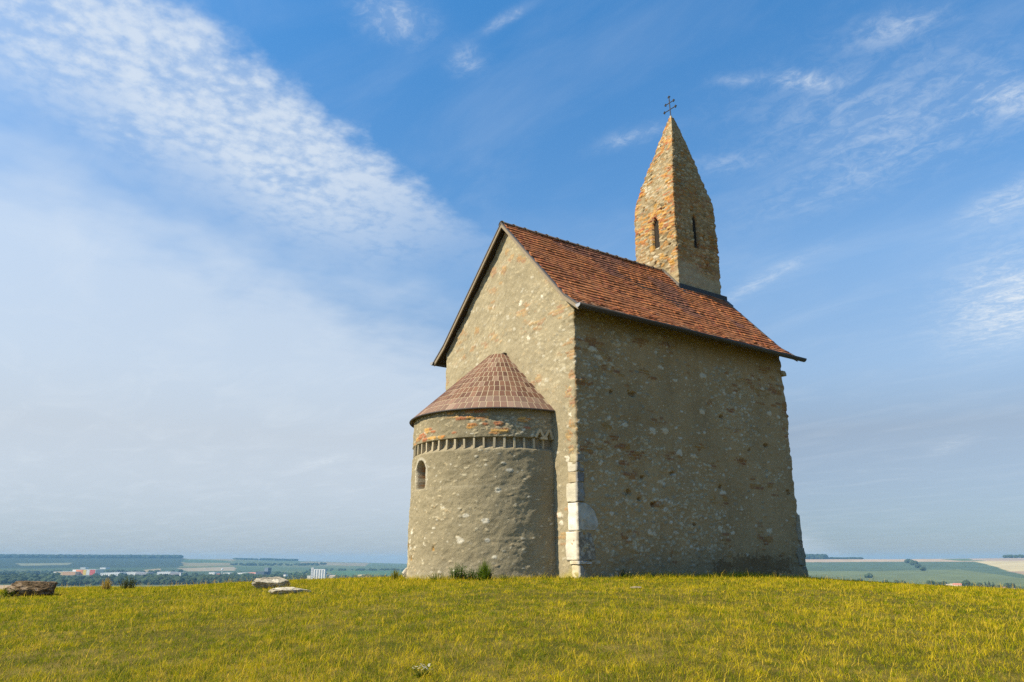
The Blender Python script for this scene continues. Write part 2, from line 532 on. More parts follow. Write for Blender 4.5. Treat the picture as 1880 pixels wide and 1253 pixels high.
def build_nave():
    P, Nn, S = ring_rect(-W, 0, 0, L, .05, .026)
    # ring order: front (y=0) from left to right, right side, back, left side
    M = len(P); K = 290
    ftop = np.where((P[:, 1] < .06) | (P[:, 1] > L - .06), zroof(P[:, 0]) - .10, H + .28)
    t = np.linspace(0, 1, K)
    s = np.tile(S, (K, 1)); z = -.6 + t[:, None] * (ftop[None, :] + .6)
    x = np.tile(P[:, 0], (K, 1)); y = np.tile(P[:, 1], (K, 1))
    front = (s < W); side = (s >= W) & (s < W + L)
    ys = s - W                                  # distance along the long wall from the near corner
    xs = s - W                                  # x on the gable
    # relief
    lo = fbm(x * .55, y * .55, z * .55, 3, 3) - .5
    md = fbm(x * 3.2, y * 3.2, z * 3.8, 9, 4) - .5
    hi = fbm(x * 11, y * 11, z * 14, 12, 3) - .5
    d = .09 * lo + .045 * md + .016 * hi
    # exposed rubble in the plaster
    wu = s + .05 * (vn(s * 6, z * 6, 0, 2) - .5); wz = z + .04 * (vn(s * 6, z * 6, 7, 2) - .5)
    ex = fbm(s * .55, z * .7, 0 * s, 41, 4)
    f1, f2, ha, hb = wor(wu / .15, wz / .085, 51)
    pr = .06 + .40 * sst(ex, .50, .70)
    st = sst(f2 - f1, .05, .2) * (ha < pr) * sst(.62 - f1, 0, .2)
    g1, g2, ga, gb = wor(wu / .07, wz / .04, 52)
    st2 = sst(g2 - g1, .05, .25) * (ga < .07 + .10 * sst(ex, .45, .65)) * sst(.5 - g1, 0, .2)
    tone = fbm(s * .8, z * .5, 0 * s, 61, 4)[..., None]
    fine = fbm(s * 5, z * 5, 0 * s, 63, 4)[..., None]
    c = PLASTER * (.72 + .34 * tone + .22 * fine)
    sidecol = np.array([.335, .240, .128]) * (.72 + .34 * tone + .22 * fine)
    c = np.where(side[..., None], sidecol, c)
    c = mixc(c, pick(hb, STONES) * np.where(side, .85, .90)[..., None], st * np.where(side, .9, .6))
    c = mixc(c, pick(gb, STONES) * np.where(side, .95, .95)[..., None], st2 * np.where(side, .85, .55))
    d = d + np.where(side, .018, .008) * st + np.where(side, .008, .004) * st2
    # patches of brick
    bm, b1, b2 = bricks2d(s, z, 71)
    bp = np.zeros(s.shape)
    bp = np.maximum(bp, blob_mask(xs, z, GAB_ORANGE, .16, .13, 77) * front)
    bp = np.maximum(bp, blob_mask(ys, z, SIDE_ORANGE, .26, .10, 78) * side)
    rnd = sst(fbm(s * 1.1, z * 1.9, 0 * s, 81, 3), .64, .72) * .8
    bp = np.maximum(bp, rnd * (b2 < .5))
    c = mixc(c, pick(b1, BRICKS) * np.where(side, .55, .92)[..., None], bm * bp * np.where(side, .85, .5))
    d = d + .010 * bm * bp - .008 * (1 - bm) * bp
    # single pale stones and hollows that can be told apart
    lt = blob_mask(xs, z, GAB_LIGHT, .085, .065, 91) * front + blob_mask(ys, z, SIDE_LIGHT, .12, .065, 92) * side
    c = mixc(c, np.where(side[..., None], np.array([.52, .46, .34]), np.array([.62, .57, .46])), lt * .9)
    d = d + .012 * lt
    ho = blob_mask(ys, z, SIDE_HOLES, .085, .055, 93) * side
    d = d - .13 * ho
    # long wall tones: green-brown below the eaves, duller along the foot; runs of damp
    eave_tone = sst(z, H - .75, H - .05) * side * (.35 + .65 * tone[..., 0])
    c = mixc(c, np.array([.15, .115, .04]), eave_tone * .75)
    foot = (1 - sst(z + .5 * (tone[..., 0] - .5), .15, .95)) * side
    c = mixc(c, np.array([.19, .155, .095]), foot * .5)
    br = blob_mask(ys, z, [(5.2, .25), (6.1, .3), (7.0, .25), (7.9, .3), (6.5, .1)], .6, .3, 94) * side
    c = mixc(c, np.array([.12, .07, .03]), br * .6)
    gy = (1 - sst(z + .3 * (fine[..., 0] - .5), .02, .28)) * front * sst(xs, -1.2, -.2)
    c = mixc(c, np.array([.38, .33, .05]), gy * .7)
    run = sst(vn(s * 5, z * .35, 0, 97), .55, .85)
    c = c * (1 - np.where(side, .06, .05) * run)[..., None]
    # worn corners: the far corner is crumbling, its foot leans out
    ed = np.minimum(np.abs(s - W), np.abs(s - W - L))
    near = 1 - sst(ed, .0, .35)
    d = d + near * (.05 * (fbm(z * 2.6, 0 * z, 0 * z, 101, 3) - .5) + .04 * (vn(z * 9, 0 * z, 0 * z + 3, 103) - .5))
    far = (1 - sst(np.abs(s - W - L), 0, .5))
    d = d + far * (.10 * (fbm(z * 1.7, 0 * z, 0 * z + 9, 105, 3) - .5) - .05 * sst(z, 5.6, 6.2) + .04 * (z < .5))
    nx, ny = np.tile(Nn[:, 0], (K, 1)), np.tile(Nn[:, 1], (K, 1))
    V = np.stack([x + nx * d, y + ny * d, z], -1).reshape(-1, 3)
    i = np.arange(K - 1)[:, None] * M; k = np.arange(M)[None, :]; k2 = (k + 1) % M
    F = np.stack([i + k, i + k2, i + M + k2, i + M + k], -1).reshape(-1, 4)
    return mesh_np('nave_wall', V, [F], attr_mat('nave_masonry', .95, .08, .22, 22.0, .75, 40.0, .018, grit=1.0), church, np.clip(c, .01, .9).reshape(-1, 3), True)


nave = build_nave()

CORB = [math.radians(-7.0 - 6.19 * k) for k in range(28)]
FZ0, FZ1 = 3.235, 3.465


def build_apse():
    th = np.arange(math.pi - .06, 2 * math.pi + .06, .025 / RA)
    M = len(th)
    zz = np.unique(np.concatenate([np.arange(-.6, 4.30, .024), [FZ0 - .09, FZ0, FZ1 - .004, FZ1]]))
    K = len(zz)
    TH = np.tile(th, (K, 1)); z = np.tile(zz[:, None], (1, M))
    a = TH - 2 * math.pi                        # -pi .. 0
    s = TH * RA
    nx, ny = np.cos(TH), np.sin(TH)
    batter = .06 * (1 - np.clip(z / 4.2, 0, 1))
    x = XA + nx * (RA + batter); y = ny * (RA + batter)
    lo = fbm(x * .7, y * .7, z * .7, 203, 3) - .5
    md = fbm(x * 2.6, y * 2.6, z * 3.4, 209, 4) - .5
    hi = fbm(x * 9, y * 9, z * 13, 212, 3) - .5
    upper = z > FZ1
    d = .07 * lo + np.where(upper, .03, .048) * md + .026 * hi
    wu = s + .06 * (vn(s * 5, z * 5, 0, 2) - .5); wz = z + .05 * (vn(s * 5, z * 5, 7, 2) - .5)
    ex = fbm(s * .6, z * .7, 0 * s, 241, 4)
    f1, f2, ha, hb = wor(wu / .13, wz / .055, 251)
    leftfoot = (1 - sst(a, -2.15, -1.5)) * (1 - sst(z, .6, 1.7))
    rightband = sst(a, -1.05, -.55) * upper * (z < 4.0)
    pr = .03 + .16 * sst(ex, .50, .68) + .55 * leftfoot + .5 * rightband
    st = sst(f2 - f1, .05, .22) * (ha < pr) * sst(.62 - f1, 0, .2)
    g1, g2, ga, gb = wor(wu / .08, wz / .045, 252)
    st2 = sst(g2 - g1, .05, .25) * (ga < .08) * sst(.5 - g1, 0, .2)
    tone = fbm(s * .7, z * .5, 0 * s, 261, 4)[..., None]
    fine = fbm(s * 5, z * 5, 0 * s, 263, 4)[..., None]
    c = np.array([.255, .217, .140]) * (.72 + .34 * tone + .24 * fine)
    c = mixc(c, pick(hb, STONES), st * .85)
    c = mixc(c, pick(gb, STONES) * 1.02, st2 * .8)
    d = d + .012 * st + .006 * st2
    bm, b1, b2 = bricks2d(s, z, 271)
    row = np.zeros(s.shape)
    row = np.maximum(row, blob_mask(a, z, [(-1.02, 3.98), (-.93, 3.97), (-.9, 3.76), (-.75, 3.79), (-.62, 3.79), (-.35, 3.93), (-.3, 3.72), (-.55, 3.62), (-.65, 3.6), (-1.1, 3.60), (-1.53, 3.76), (-1.47, 3.78), (-1.40, 3.70), (-1.62, 3.66), (-1.55, 3.64), (-1.75, 3.60), (-1.66, 3.60), (-1.27, 3.52), (-1.42, 3.53), (-1.55, 3.53), (-1.85, 3.5)], .06, .05, 277))
    row = np.maximum(row, .8 * sst(fbm(s * 1.2, z * 3.0, 0 * s, 281, 3), .6, .68) * upper * (b2 < .5))
    c = mixc(c, pick(b1, BRICKS) * 1.05, row * (.35 + .65 * bm) * .9)
    d = d + .016 * row * bm
    foot = 1 - sst(z + .5 * (tone[..., 0] - .5), .0, .5)
    c = mixc(c, np.array([.36, .33, .25]), foot * .3)
    spots = blob_mask(a, z, [(-1.88, .50), (-1.80, .47), (-1.92, .75), (-1.33, .72)], .03, .09, 295)
    c = mixc(c, np.array([.36, .20, .05]), spots * .8); d = d - .04 * spots
    pale = blob_mask(a, z, [(-1.85, .95), (-1.83, .75), (-1.8, 1.15), (-1.95, .5), (-1.0, .9), (-.75, 1.35), (-.72, .9), (-.5, 2.6), (-.62, 2.1), (-.95, 1.5)], .035, .06, 296)
    c = mixc(c, np.array([.60, .56, .46]), pale * .8); d = d + .004 * pale
    # the frieze: a band of niches with a sloping sill
    sill = sst(z, FZ0 - .10, FZ0 + .03)
    nich = sill * (z < FZ1 - .002)
    for pk in (-9.9, -2.9):                       # the two little gables at the right end
        w = np.abs(np.degrees(a) - pk)
        tri = (z >= FZ1 - .02) & (z < 3.67 - w * .062)
        nich = np.maximum(nich, tri * 1.0)
    c = mixc(c, np.array([.30, .25, .17]) * (.8 + .4 * fine), nich * .8)
    d = d - .13 * nich
    # the small round-headed window, splayed
    wa = (a + math.radians(93.9)) * RA
    arch = np.maximum(np.abs(wa) - .255, 0) * 0
    zc = 2.70
    inside = np.where(z < zc, .29 - np.abs(wa), .29 - np.hypot(wa, (z - zc)))
    inside = np.where(z < 2.25, z - 2.25, inside)
    win = sst(inside, -.005, .05)
    c = mixc(c, np.array([.60, .56, .47]), sst(inside, -.11, -.07) * (1 - win) * sst(z, 2.1, 2.6) * .42)
    f1, f2, ha, hb = wor(s / .13, z / .075, 299)
    c = mixc(c, mixc(pick(hb, STONES) * .55, pick(ha, BRICKS) * .6, (ha < .35) * 1.0), win)
    d = d - win * (.34 - .05 * sst(f2 - f1, .05, .25))
    V = np.stack([x + nx * d, y + ny * d, z], -1).reshape(-1, 3)
    i = np.arange(K - 1)[:, None] * M; k = np.arange(M - 1)[None, :]
    F = np.stack([i + k, i + k + 1, i + M + k + 1, i + M + k], -1).reshape(-1, 4)
    o = mesh_np('apse_wall', V, [F], attr_mat('apse_masonry', .95, .08, .22, 22.0, .8, 36.0, .02, grit=1.0), church, np.clip(c, .01, .9).reshape(-1, 3), True)
    stone = attr_mat('carved_stone', .95, .08, .25, 30.0, .5, 60.0, .01)
    for q, t in enumerate(CORB):                   # the little uprights of the frieze
        b = MB()
        er = np.array((math.cos(t), math.sin(t), 0)); et = np.array((-math.sin(t), math.cos(t), 0))
        w0 = .042 + .02 * random.random(); h0 = FZ1 - FZ0 + .03
        g = .36 + .1 * random.random()
        lean = et * random.uniform(-.012, .012)
        o0 = np.array((XA, 0, FZ0 - .05)) + er * (RA - .14) - et * w0 / 2
        b.box(o0, et * w0, er * (.125 + .02 * random.random()), np.array((0, 0, h0)) + lean, (g, g * .86, g * .6))
        b.build('corbel', stone, o)
    z0 = 3.455
    def pt(deg, zz, r=.02):
        t = math.radians(deg)
        return np.array((XA + (RA + r) * math.cos(t), (RA + r) * math.sin(t), zz))
    zb = MB()
    for a0, za, a1, z1 in ((-12.6, 3.47, -9.9, 3.69), (-9.9, 3.69, -7.1, 3.47), (-6.4, 3.47, -3.4, 3.69), (-3.0, 3.69, -.6, 3.45)):
        p, q = pt(a0, za), pt(a1, z1)
        dv = q - p; t = math.radians((a0 + a1) / 2)
        er = np.array((math.cos(t), math.sin(t), 0)); nn = np.cross(er, dv); nn = nn / np.linalg.norm(nn) * .065
        zb.box(p - nn / 2 - er * .12, dv, er * .15, nn, (.44, .38, .26))
    zb.cbox(pt(-7.0, 3.43, 0), (.10, .20, .055), (.48, .42, .29), math.radians(-7))
    zb.build('zigzag_arch', stone, o)


build_apse()


def tile_slab(mb, o, along, down, nrm, w, ln, th, c):
    """one flat tile: o = middle of its upper edge"""
    mb.box(o - along * w / 2, along * w, down * ln, nrm * th, c)


def build_apse_roof():
    mb = MB()
    z0, r0, z1, r1 = 4.215, RA + .10, 6.22, .33
    n = 13
    d = np.array((r0 - r1, z0 - z1)); ln = np.linalg.norm(d); d /= ln
    pal = [(.150, .076, .048), (.175, .090, .056), (.135, .068, .045), (.190, .105, .068), (.155, .080, .056), (.120, .060, .042), (.22, .14, .098)]
    mort = (.40, .32, .21)
    # the bedding under the tiles
    K = 60; V = []; F = []
    for j in range(K + 1):
        t = math.pi + math.pi * j / K
        for r, z in ((r0 - .03, z0 - .03), (r0 + .0005, z0 - .0005), (r1 + .0005, z1), (r1, z1 - .4)):
            V.append((XA + r * math.cos(t), r * math.sin(t), z))
    for j in range(K):
        for q in range(3):
            a = j * 4 + q
            F.append((a, a + 4, a + 5, a + 1))
    mb.add(V, F, mort)
    rows = 11
    ex = ln / rows
    for i in range(rows):
        sm = (i + .5) * ex
        rm = r1 + d[0] * sm
        # narrower tiles towards the top, as on the real cone
        cnt = max(5, int(round(math.pi * rm / (.115 + .055 * i / rows + (.02 if i > rows - 3 else 0)))))
        for j in range(cnt):
            wj = math.pi / cnt
            t0 = math.pi + (j + (.5 if i % 2 else 0)) * wj
            t1 = t0 + wj
            if t1 > 2 * math.pi + .01: continue
            gap = .0125
            c = np.array(random.choice(pal)) * random.uniform(.8, 1.2)
            if i >= rows - 2: c = c * .75 + np.array((.27, .2, .16)) * .3
            lift = .004 + random.uniform(-.001, .001)
            a0 = i * ex + .004; a1 = (i + 1) * ex - .020 + (.03 if i == rows - 1 else 0)
            q = []
            for up in (0, 1):
                for sa, lf in ((a0, lift), (a1, lift * 1.1)):
                    r = r1 + d[0] * sa; z = z1 + d[1] * sa
                    off = lf + (.0 if up else -.014)
                    r += -d[1] * off; z += d[0] * off
                    g = gap / max(r, .2)
                    for tt in (t0 + g, t1 - g):
                        q.append((XA + r * math.cos(tt), r * math.sin(tt), z))
            # q: low: a0t0,a0t1,a1t0,a1t1 ; up: same
            mb.add(q, [(4, 6, 7, 5), (2, 3, 7, 6), (0, 2, 6, 4), (1, 5, 7, 3), (0, 4, 5, 1)], c)
    o = mb.build('apse_roof', attr_mat('apse_tile', .8, .15, .25, 35.0, .2, 70.0, .004), church)
    tag(o, 'half cone roof of square brown tiles over the apse')
    # thin dark drip edge under the lowest tiles
    e = MB(); pts = []
    for j in range(61):
        t = math.pi + math.pi * j / 60
        pts.append((XA + (r0 + .015) * math.cos(t), (r0 + .015) * math.sin(t), z0 - .028))
    e.tube(pts, .021, 6, (.06, .05, .045))
    e.build('drip_edge', attr_mat('dark_metal', .6, .3, .2, 20.0), o)
    cap = MB()
    cap.box((XA - .36, -.12, z1 + .0), (.72, 0, 0), (0, .12, 0), (0, 0, .03), (.12, .10, .07))
    cap.build('flashing', attr_mat('dark_metal'), o)


build_apse_roof()


def build_roof():
    mb = MB()
    y0, y1 = -OV, L + .20
    cols = [(.36, .130, .050), (.38, .140, .052), (.32, .118, .048), (.40, .155, .060), (.34, .128, .054), (.28, .108, .048), (.36, .145, .062), (.31, .105, .050)]
    ex = .178
    for side in (1, -1):
        if side == 1:
            pl = [np.array(PROF[4]), np.array(PROF[3]), np.array(PROF[2])]
        else:
            pl = [np.array(PROF[0]), np.array(PROF[1]), np.array(PROF[2])]
        seg = [np.linalg.norm(pl[1] - pl[0]), np.linalg.norm(pl[2] - pl[1])]
        tot = sum(seg)
        def at(q):
            if q <= seg[0]:
                return pl[0] + (pl[1] - pl[0]) * q / seg[0]
            return pl[1] + (pl[2] - pl[1]) * (q - seg[0]) / seg[1]
        rows = int(tot / ex)
        w = .165
        cnt = int((y1 - y0) / w)
        for i in range(rows):
            q0 = i * ex - (.03 if i == 0 else 0); q1 = min(q0 + .235, tot - .02)
            pa, pb = at(max(q0, 0)), at(q1)
            up = (pb - pa); ln = np.linalg.norm(up); up /= ln
            if q0 < 0: pa = pa + up * q0
            nr = np.array((-up[1], up[0])) * (1 if side == 1 else -1)
            if nr[1] < 0: nr = -nr
            rowtone = random.uniform(.90, 1.08)
            for j in range(cnt + 1):
                yj = y0 + (j + (.5 if i % 2 else 0)) * w
                wj = w
                if yj + wj > y1 + .02: continue
                if i % 2 and j == 0:
                    pass
                # the tower stands through the roof here
                xm = (pa[0] + pb[0]) / 2
                if XT - HX + .05 < xm < XT + HX - .05 and YT - HY + .05 < yj and yj + wj < YT + HY - .05: continue
                sag = -.035 * math.sin(math.pi * (yj - y0) / (y1 - y0)) * math.sin(math.pi * min(1, q0 / tot)) + .012 * math.sin(yj * 2.1 + i * .5)
                pn = vn(np.array([yj * .9]), np.array([q0 * 1.1]), 0.0, 301)[0]
                pn2 = vn(np.array([yj * 2.6]), np.array([q0 * 3.0]), 0.0, 303)[0]
                c = np.array(random.choice(cols)) * random.uniform(.93, 1.05) * (.80 + .30 * pn2) * rowtone
                if pn > .72: c = c * .55 + np.array((.12, .075, .07)) * .45          # old purplish tiles
                if pn < .28: c = c * 1.12
                if i < 3 and random.random() < .35: c = c * .5 + np.array((.33, .22, .14)) * .5
                hb = .041 + random.uniform(-.006, .009) + (.015 if random.random() < .04 else 0)
                ht = .012
                slip = random.uniform(-.006, .006) - (.05 if random.random() < .006 else 0)
                A = np.array((pa[0], 0, pa[1])) + np.array((up[0], 0, up[1])) * slip
                B = np.array((pb[0], 0, pb[1]))
                N3 = np.array((nr[0], 0, nr[1])); Yv = np.array((0, 1., 0))
                tl = random.uniform(-.004, .004)
                g = .0006
                th = .042
                S3 = N3 * sag
                q = [A + N3 * (hb - th) + Yv * (yj + g) + S3, A + N3 * (hb - th) + Yv * (yj + wj - g) + S3, B + N3 * (ht - .012) + Yv * (yj + wj - g) + S3, B + N3 * (ht - .012) + Yv * (yj + g) + S3,
                     A + N3 * (hb + tl) + Yv * (yj + g) + S3, A + N3 * (hb - tl) + Yv * (yj + wj - g) + S3, B + N3 * ht + Yv * (yj + wj - g) + S3, B + N3 * ht + Yv * (yj + g) + S3]
                mb.add(q, [(0, 3, 2, 1), (4, 5, 6, 7), (0, 1, 5, 4), (1, 2, 6, 5), (2, 3, 7, 6), (3, 0, 4, 7)], c)
    roof = mb.build('roof', attr_mat('roof_tile', .85, .1, .16, 26.0, .15, 60.0, .004), church)
    wood = attr_mat('old_wood', .85, .15, .35, 14.0, .4, 40.0, .006)
    # boarding under the tiles, coloured near black to deepen eave and gap shade
    b = MB()
    for k in range(4):
        (xa, za), (xb, zb) = PROF[k], PROF[k + 1]
        b.box((xa, y0 + .015, za - .05), (xb - xa, 0, zb - za), (0, y1 - y0 - .03, 0), (0, 0, .028), (.04, .03, .02))
    b.build('roof_boarding', wood, roof)
    # barge boards of both gables
    for yy in (y0 - .012, y1 - .028):
        for ks in ((0, 1), (2, 3)):
            v = MB()
            for k in ks:
                (xa, za), (xb, zb) = PROF[k], PROF[k + 1]
                v.box((xa, yy, za - .125), (xb - xa, 0, zb - za), (0, .04, 0), (0, 0, .12), (.24, .195, .14))
            v.build('barge_board', wood, roof)
            v = MB()
            for k in ks:
                (xa, za), (xb, zb) = PROF[k], PROF[k + 1]
                v.box((xa, yy - .015, za - .006), (xb - xa, 0, zb - za), (0, .07, 0), (0, 0, .052), (.085, .075, .07))
            v.build('verge_trim', attr_mat('dark_metal'), roof)
    # ridge tiles bedded in mortar
    r = MB(); y = y0 - .02
    while y < YT - HY + .05:
        ln = .43
        c = np.array((.27, .155, .085)) * random.uniform(.75, 1.15)
        ring = []
        for yy, rad in ((y, .118), (y + .045, .118), (y + .05, .098), (y + ln, .094)):
            for k in range(9):
                t = math.pi * k / 8
                ring.append((XR + rad * 1.15 * math.cos(t), yy, ZR - .035 + rad * math.sin(t)))
        F = [(a * 9 + k, a * 9 + k + 1, (a + 1) * 9 + k + 1, (a + 1) * 9 + k) for a in range(3) for k in range(8)]
        C = np.vstack([np.tile((.46, .40, .28), (18, 1)), np.tile(c, (18, 1))])
        r.add(ring, F, C)
        y += ln
    r.build('ridge_cap', attr_mat('roof_tile'), roof)
    # half-round gutters, oversized and dark to thicken the shade under the eaves
    for sx in (1, -1):
        g = MB()
        gx = (EV + .06) if sx == 1 else (-W - EV - .06)
        yy0, yy1 = y0 - .06, (9.36 if sx == 1 else y1 + .06)
        V = []; n = 10
        for yv in (yy0, yy1):
            for rad in (.10, .09):
                for k in range(n + 1):
                    t = math.pi + math.pi * k / n
                    V.append((gx + rad * math.cos(t), yv, ZE + .012 + rad * math.sin(t) - (.02 if yv > 5 else 0)))
        m_ = n + 1; F = []
        for k in range(n):
            F.append((k, k + 1, 2 * m_ + k + 1, 2 * m_ + k)); F.append((m_ + k, 3 * m_ + k, 3 * m_ + k + 1, m_ + k + 1))
            F.append((k, m_ + k, m_ + k + 1, k + 1))
            F.append((2 * m_ + k, 2 * m_ + k + 1, 3 * m_ + k + 1, 3 * m_ + k))
        F.append((0, 2 * m_, 3 * m_, m_)); F.append((n, m_ + n, 3 * m_ + n, 2 * m_ + n))
        g.add(V, F, (.05, .045, .042))
        go = g.build('gutter', attr_mat('dark_metal'), roof, True)
        cp = MB()
        pts = [(gx + .098 * math.cos(t), yy0 - .004, ZE + .012 + .098 * math.sin(t)) for t in np.linspace(math.pi, 2 * math.pi, 11)]
        V = pts + [(a, b_ - .01, c_) for a, b_, c_ in pts] + [(gx, yy0 - .014, ZE + .012)]
        F = [(k, k + 1, 11 + k + 1, 11 + k) for k in range(10)] + [(22, 11 + k, 11 + k + 1) for k in range(10)]
        cp.add(V, F, (.38, .37, .36))
        cp.build('end_cap', flat_mat('zinc', (.40, .39, .38), .45, .6), go)
    # dark sheet metal round the tower foot
    f = MB()
    xe = XT + HX
    zt = float(zroof(xe))
    f.box((xe - .02, YT - HY - .03, zt - .1), (.07, 0, -.03), (0, 2 * HY + .25, 0), (0, 0, .26), (.035, .033, .032))
    f.box((xe + .03, YT - HY - .05, zt - .06), (.22, 0, -.235), (0, 2 * HY + .34, 0), (0, 0, .035), (.05, .048, .046))
    f.box((XR + .05, YT - HY - .06, ZR - .07), (xe - XR - .02, 0, zt - ZR), (0, .05, 0), (0, 0, .17), (.12, .105, .09))
    f.build('flashing', attr_mat('dark_metal'), roof)


build_roof()


def build_tower():
    P, Nn, S = ring_rect(-HX, HX, -HY, HY, .04, .025)
    M = len(P)
    zz = np.arange(8.4, 17.06, .025)
    K = len(zz)
    f = np.interp(zz, [8.4, 9.4, 12.3, 12.9, 13.3, 13.8, 14.6, 15.5, 16.3, 16.9, 17.06], [1.0, 1.0, 1.0, .99, .955, .85, .665, .455, .26, .115, .06])
    ker = np.ones(9) / 9
    f = np.convolve(np.pad(f, 4, mode='edge'), ker, mode='valid')
    sh = .085 * sst(zz, 13.2, 17)
    F_ = f[:, None]
    s = np.tile(S, (K, 1)) * (F_ ** .5); z = np.tile(zz[:, None], (1, M))
    x = XT + P[None, :, 0] * F_ + sh[:, None]; y = YT + P[None, :, 1] * F_ + sh[:, None]
    s0 = np.tile(S, (K, 1))
    front = s0 < 2 * HX; side = (s0 >= 2 * HX) & (s0 < 2 * HX + 2 * HY)
    lo = fbm(x * .9, y * .9, z * .9, 403, 3) - .5
    md = fbm(x * 5, y * 5, z * 7, 405, 3) - .5
    wu = s + .05 * (vn(s * 5, z * 5, 0, 402) - .5); wz = z + .035 * (vn(s * 5, z * 5, 7, 402) - .5)
    f1, f2, ha, hb = wor(wu / .235, wz / .105, 451, .85)
    stn = sst(f2 - f1, .06, .24)
    g1, g2, ga, gb = wor(wu / .12, wz / .06, 452, .85)
    stg = sst(g2 - g1, .06, .26)
    zone = fbm(s * .9, z * .8, 0 * s, 461, 3)
    mort = np.array([.27, .22, .135])
    fine = fbm(s * 7, z * 7, 0 * s, 463, 4)[..., None]
    tone = fbm(s * 1.2, z * 1.2, 0 * s, 465, 3)[..., None]
    c = mort * (.75 + .3 * tone + .25 * fine)
    # rubble, brick and plaster mixed in drifts
    kind = sst(zone, .42, .56)
    rub = (hb < .75)
    c = mixc(c, pick(ha, STONES + [(.45, .26, .09), (.40, .22, .08)]), stn * (.45 + .55 * kind) * rub * .9)
    small = stg * (gb < .55) * (1 - kind)
    c = mixc(c, pick(ga, STONES + [(.44, .24, .10)]), small * .8)
    bm, b1, b2 = bricks2d(s, z, 471, .25, .08)
    edge = 1 - sst(np.abs(s0 - 2 * HX), .05, .55)
    ledge = 1 - sst(np.minimum(s0, np.abs(s0 - 4 * HX - 2 * HY - 2 * HY)), .1, .6)
    bz = sst(fbm(s * 1.0, z * 1.6, 0 * s, 481, 3) + .10 * edge * (z < 13.2) + .10 * ledge * (z > 11), .53, .62) * (b2 < .72) * np.where(side, .55, 1.0)
    k = np.where(front, 1.05, .72)[..., None]
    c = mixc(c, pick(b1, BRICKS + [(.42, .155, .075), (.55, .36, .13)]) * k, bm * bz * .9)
    och = blob_mask(s0, z, [(1.85, 10.45), (1.8, 10.5), (1.3, 10.9), (.95, 11.6), (.85, 11.4), (1.35, 12.1), (1.3, 12.6), (1.1, 13.0)], .12, .09, 483) * front
    c = mixc(c, np.array([.50, .28, .06]), och * .75)
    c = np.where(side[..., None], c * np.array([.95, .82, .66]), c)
    pl = sst(z + .8 * (zone - .5), 10.9, 10.2) if False else (1 - sst(z + 1.2 * (zone - .5), 9.9, 10.6))
    c = mixc(c, np.array([.38, .33, .22]) * (.75 + .5 * fine), pl * .75)
    d = .06 * lo + .035 * md + (.030 * stn * rub * kind + .014 * small + .016 * bm * bz) * (1 - .7 * pl) - .014
    gaps = sst(fbm(s * 4, z * 5, 0 * s, 491, 2), .70, .78) * (1 - pl)
    d = d - .06 * gaps * (1 - stn)
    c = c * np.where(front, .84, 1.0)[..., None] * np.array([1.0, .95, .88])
    # slit openings, one on each face
    lens = [HX, 2 * HX + HY, 3 * HX + 2 * HY, 4 * HX + 3 * HY]
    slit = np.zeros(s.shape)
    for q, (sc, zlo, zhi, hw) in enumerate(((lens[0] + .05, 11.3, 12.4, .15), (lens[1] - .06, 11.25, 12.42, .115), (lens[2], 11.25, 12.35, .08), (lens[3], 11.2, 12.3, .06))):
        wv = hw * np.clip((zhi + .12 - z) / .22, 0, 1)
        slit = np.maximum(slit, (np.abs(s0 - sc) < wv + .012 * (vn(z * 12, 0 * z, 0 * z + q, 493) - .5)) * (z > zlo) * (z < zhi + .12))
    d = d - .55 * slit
    c = mixc(c, np.array([.045, .036, .025]), slit)  # recess coloured near black, shade of the enclosed slit painted in
    cor = np.minimum.reduce([np.abs(s0 - q) for q in (0.0, 2 * HX, 2 * HX + 2 * HY, 4 * HX + 2 * HY, 4 * HX + 4 * HY)])
    d = d + (1 - sst(cor, 0, .2)) * .05 * (vn(z * 8, 0 * z, 0 * z, 497) - .55)
    d = d * (.35 + .65 * np.clip(F_ / .6, 0, 1))
    nx, ny = np.tile(Nn[:, 0], (K, 1)), np.tile(Nn[:, 1], (K, 1))
    V = np.stack([x + nx * d, y + ny * d, z], -1).reshape(-1, 3)
    i = np.arange(K - 1)[:, None] * M; kk = np.arange(M)[None, :]; k2 = (kk + 1) % M
    Fq = np.stack([i + kk, i + k2, i + M + k2, i + M + kk], -1).reshape(-1, 4)
    top = np.array([[XT + .085, YT + .085, 17.09]])
    V = np.vstack([V, top]); c = np.vstack([np.clip(c, .01, .9).reshape(-1, 3), [[.4, .35, .26]]])
    b0 = (K - 1) * M
    Ft = np.stack([b0 + np.arange(M), b0 + (np.arange(M) + 1) % M, np.full(M, len(V) - 1)], -1)
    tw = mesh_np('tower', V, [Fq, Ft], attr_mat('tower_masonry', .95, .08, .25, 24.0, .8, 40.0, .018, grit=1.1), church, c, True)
    dark = flat_mat('slit_shade_panel', (.03, .025, .02), 1.0)
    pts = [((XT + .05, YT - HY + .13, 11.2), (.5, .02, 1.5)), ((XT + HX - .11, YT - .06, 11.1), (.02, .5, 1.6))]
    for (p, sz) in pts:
        shade_panel = MB(); shade_panel.cbox(p, sz); shade_panel.build('window', dark, tw)  # added near-black panels just inside the slits stand in for interior shade
    # wrought-iron double cross
    x0, y0 = -3.0 + .03 - .28 + .0, YT + .05
    x0 = -3.245
    cr = MB()
    iron = (.035, .034, .036)
    zt = 17.0
    def bar(a, b, r=.020):
        cr.tube([a, b], r, 8, iron)
    off = .012
    # leaning very slightly, as in the photograph
    top = 18.02
    bar((x0 + .02, y0, zt), (x0 - .015, y0, top - .04))
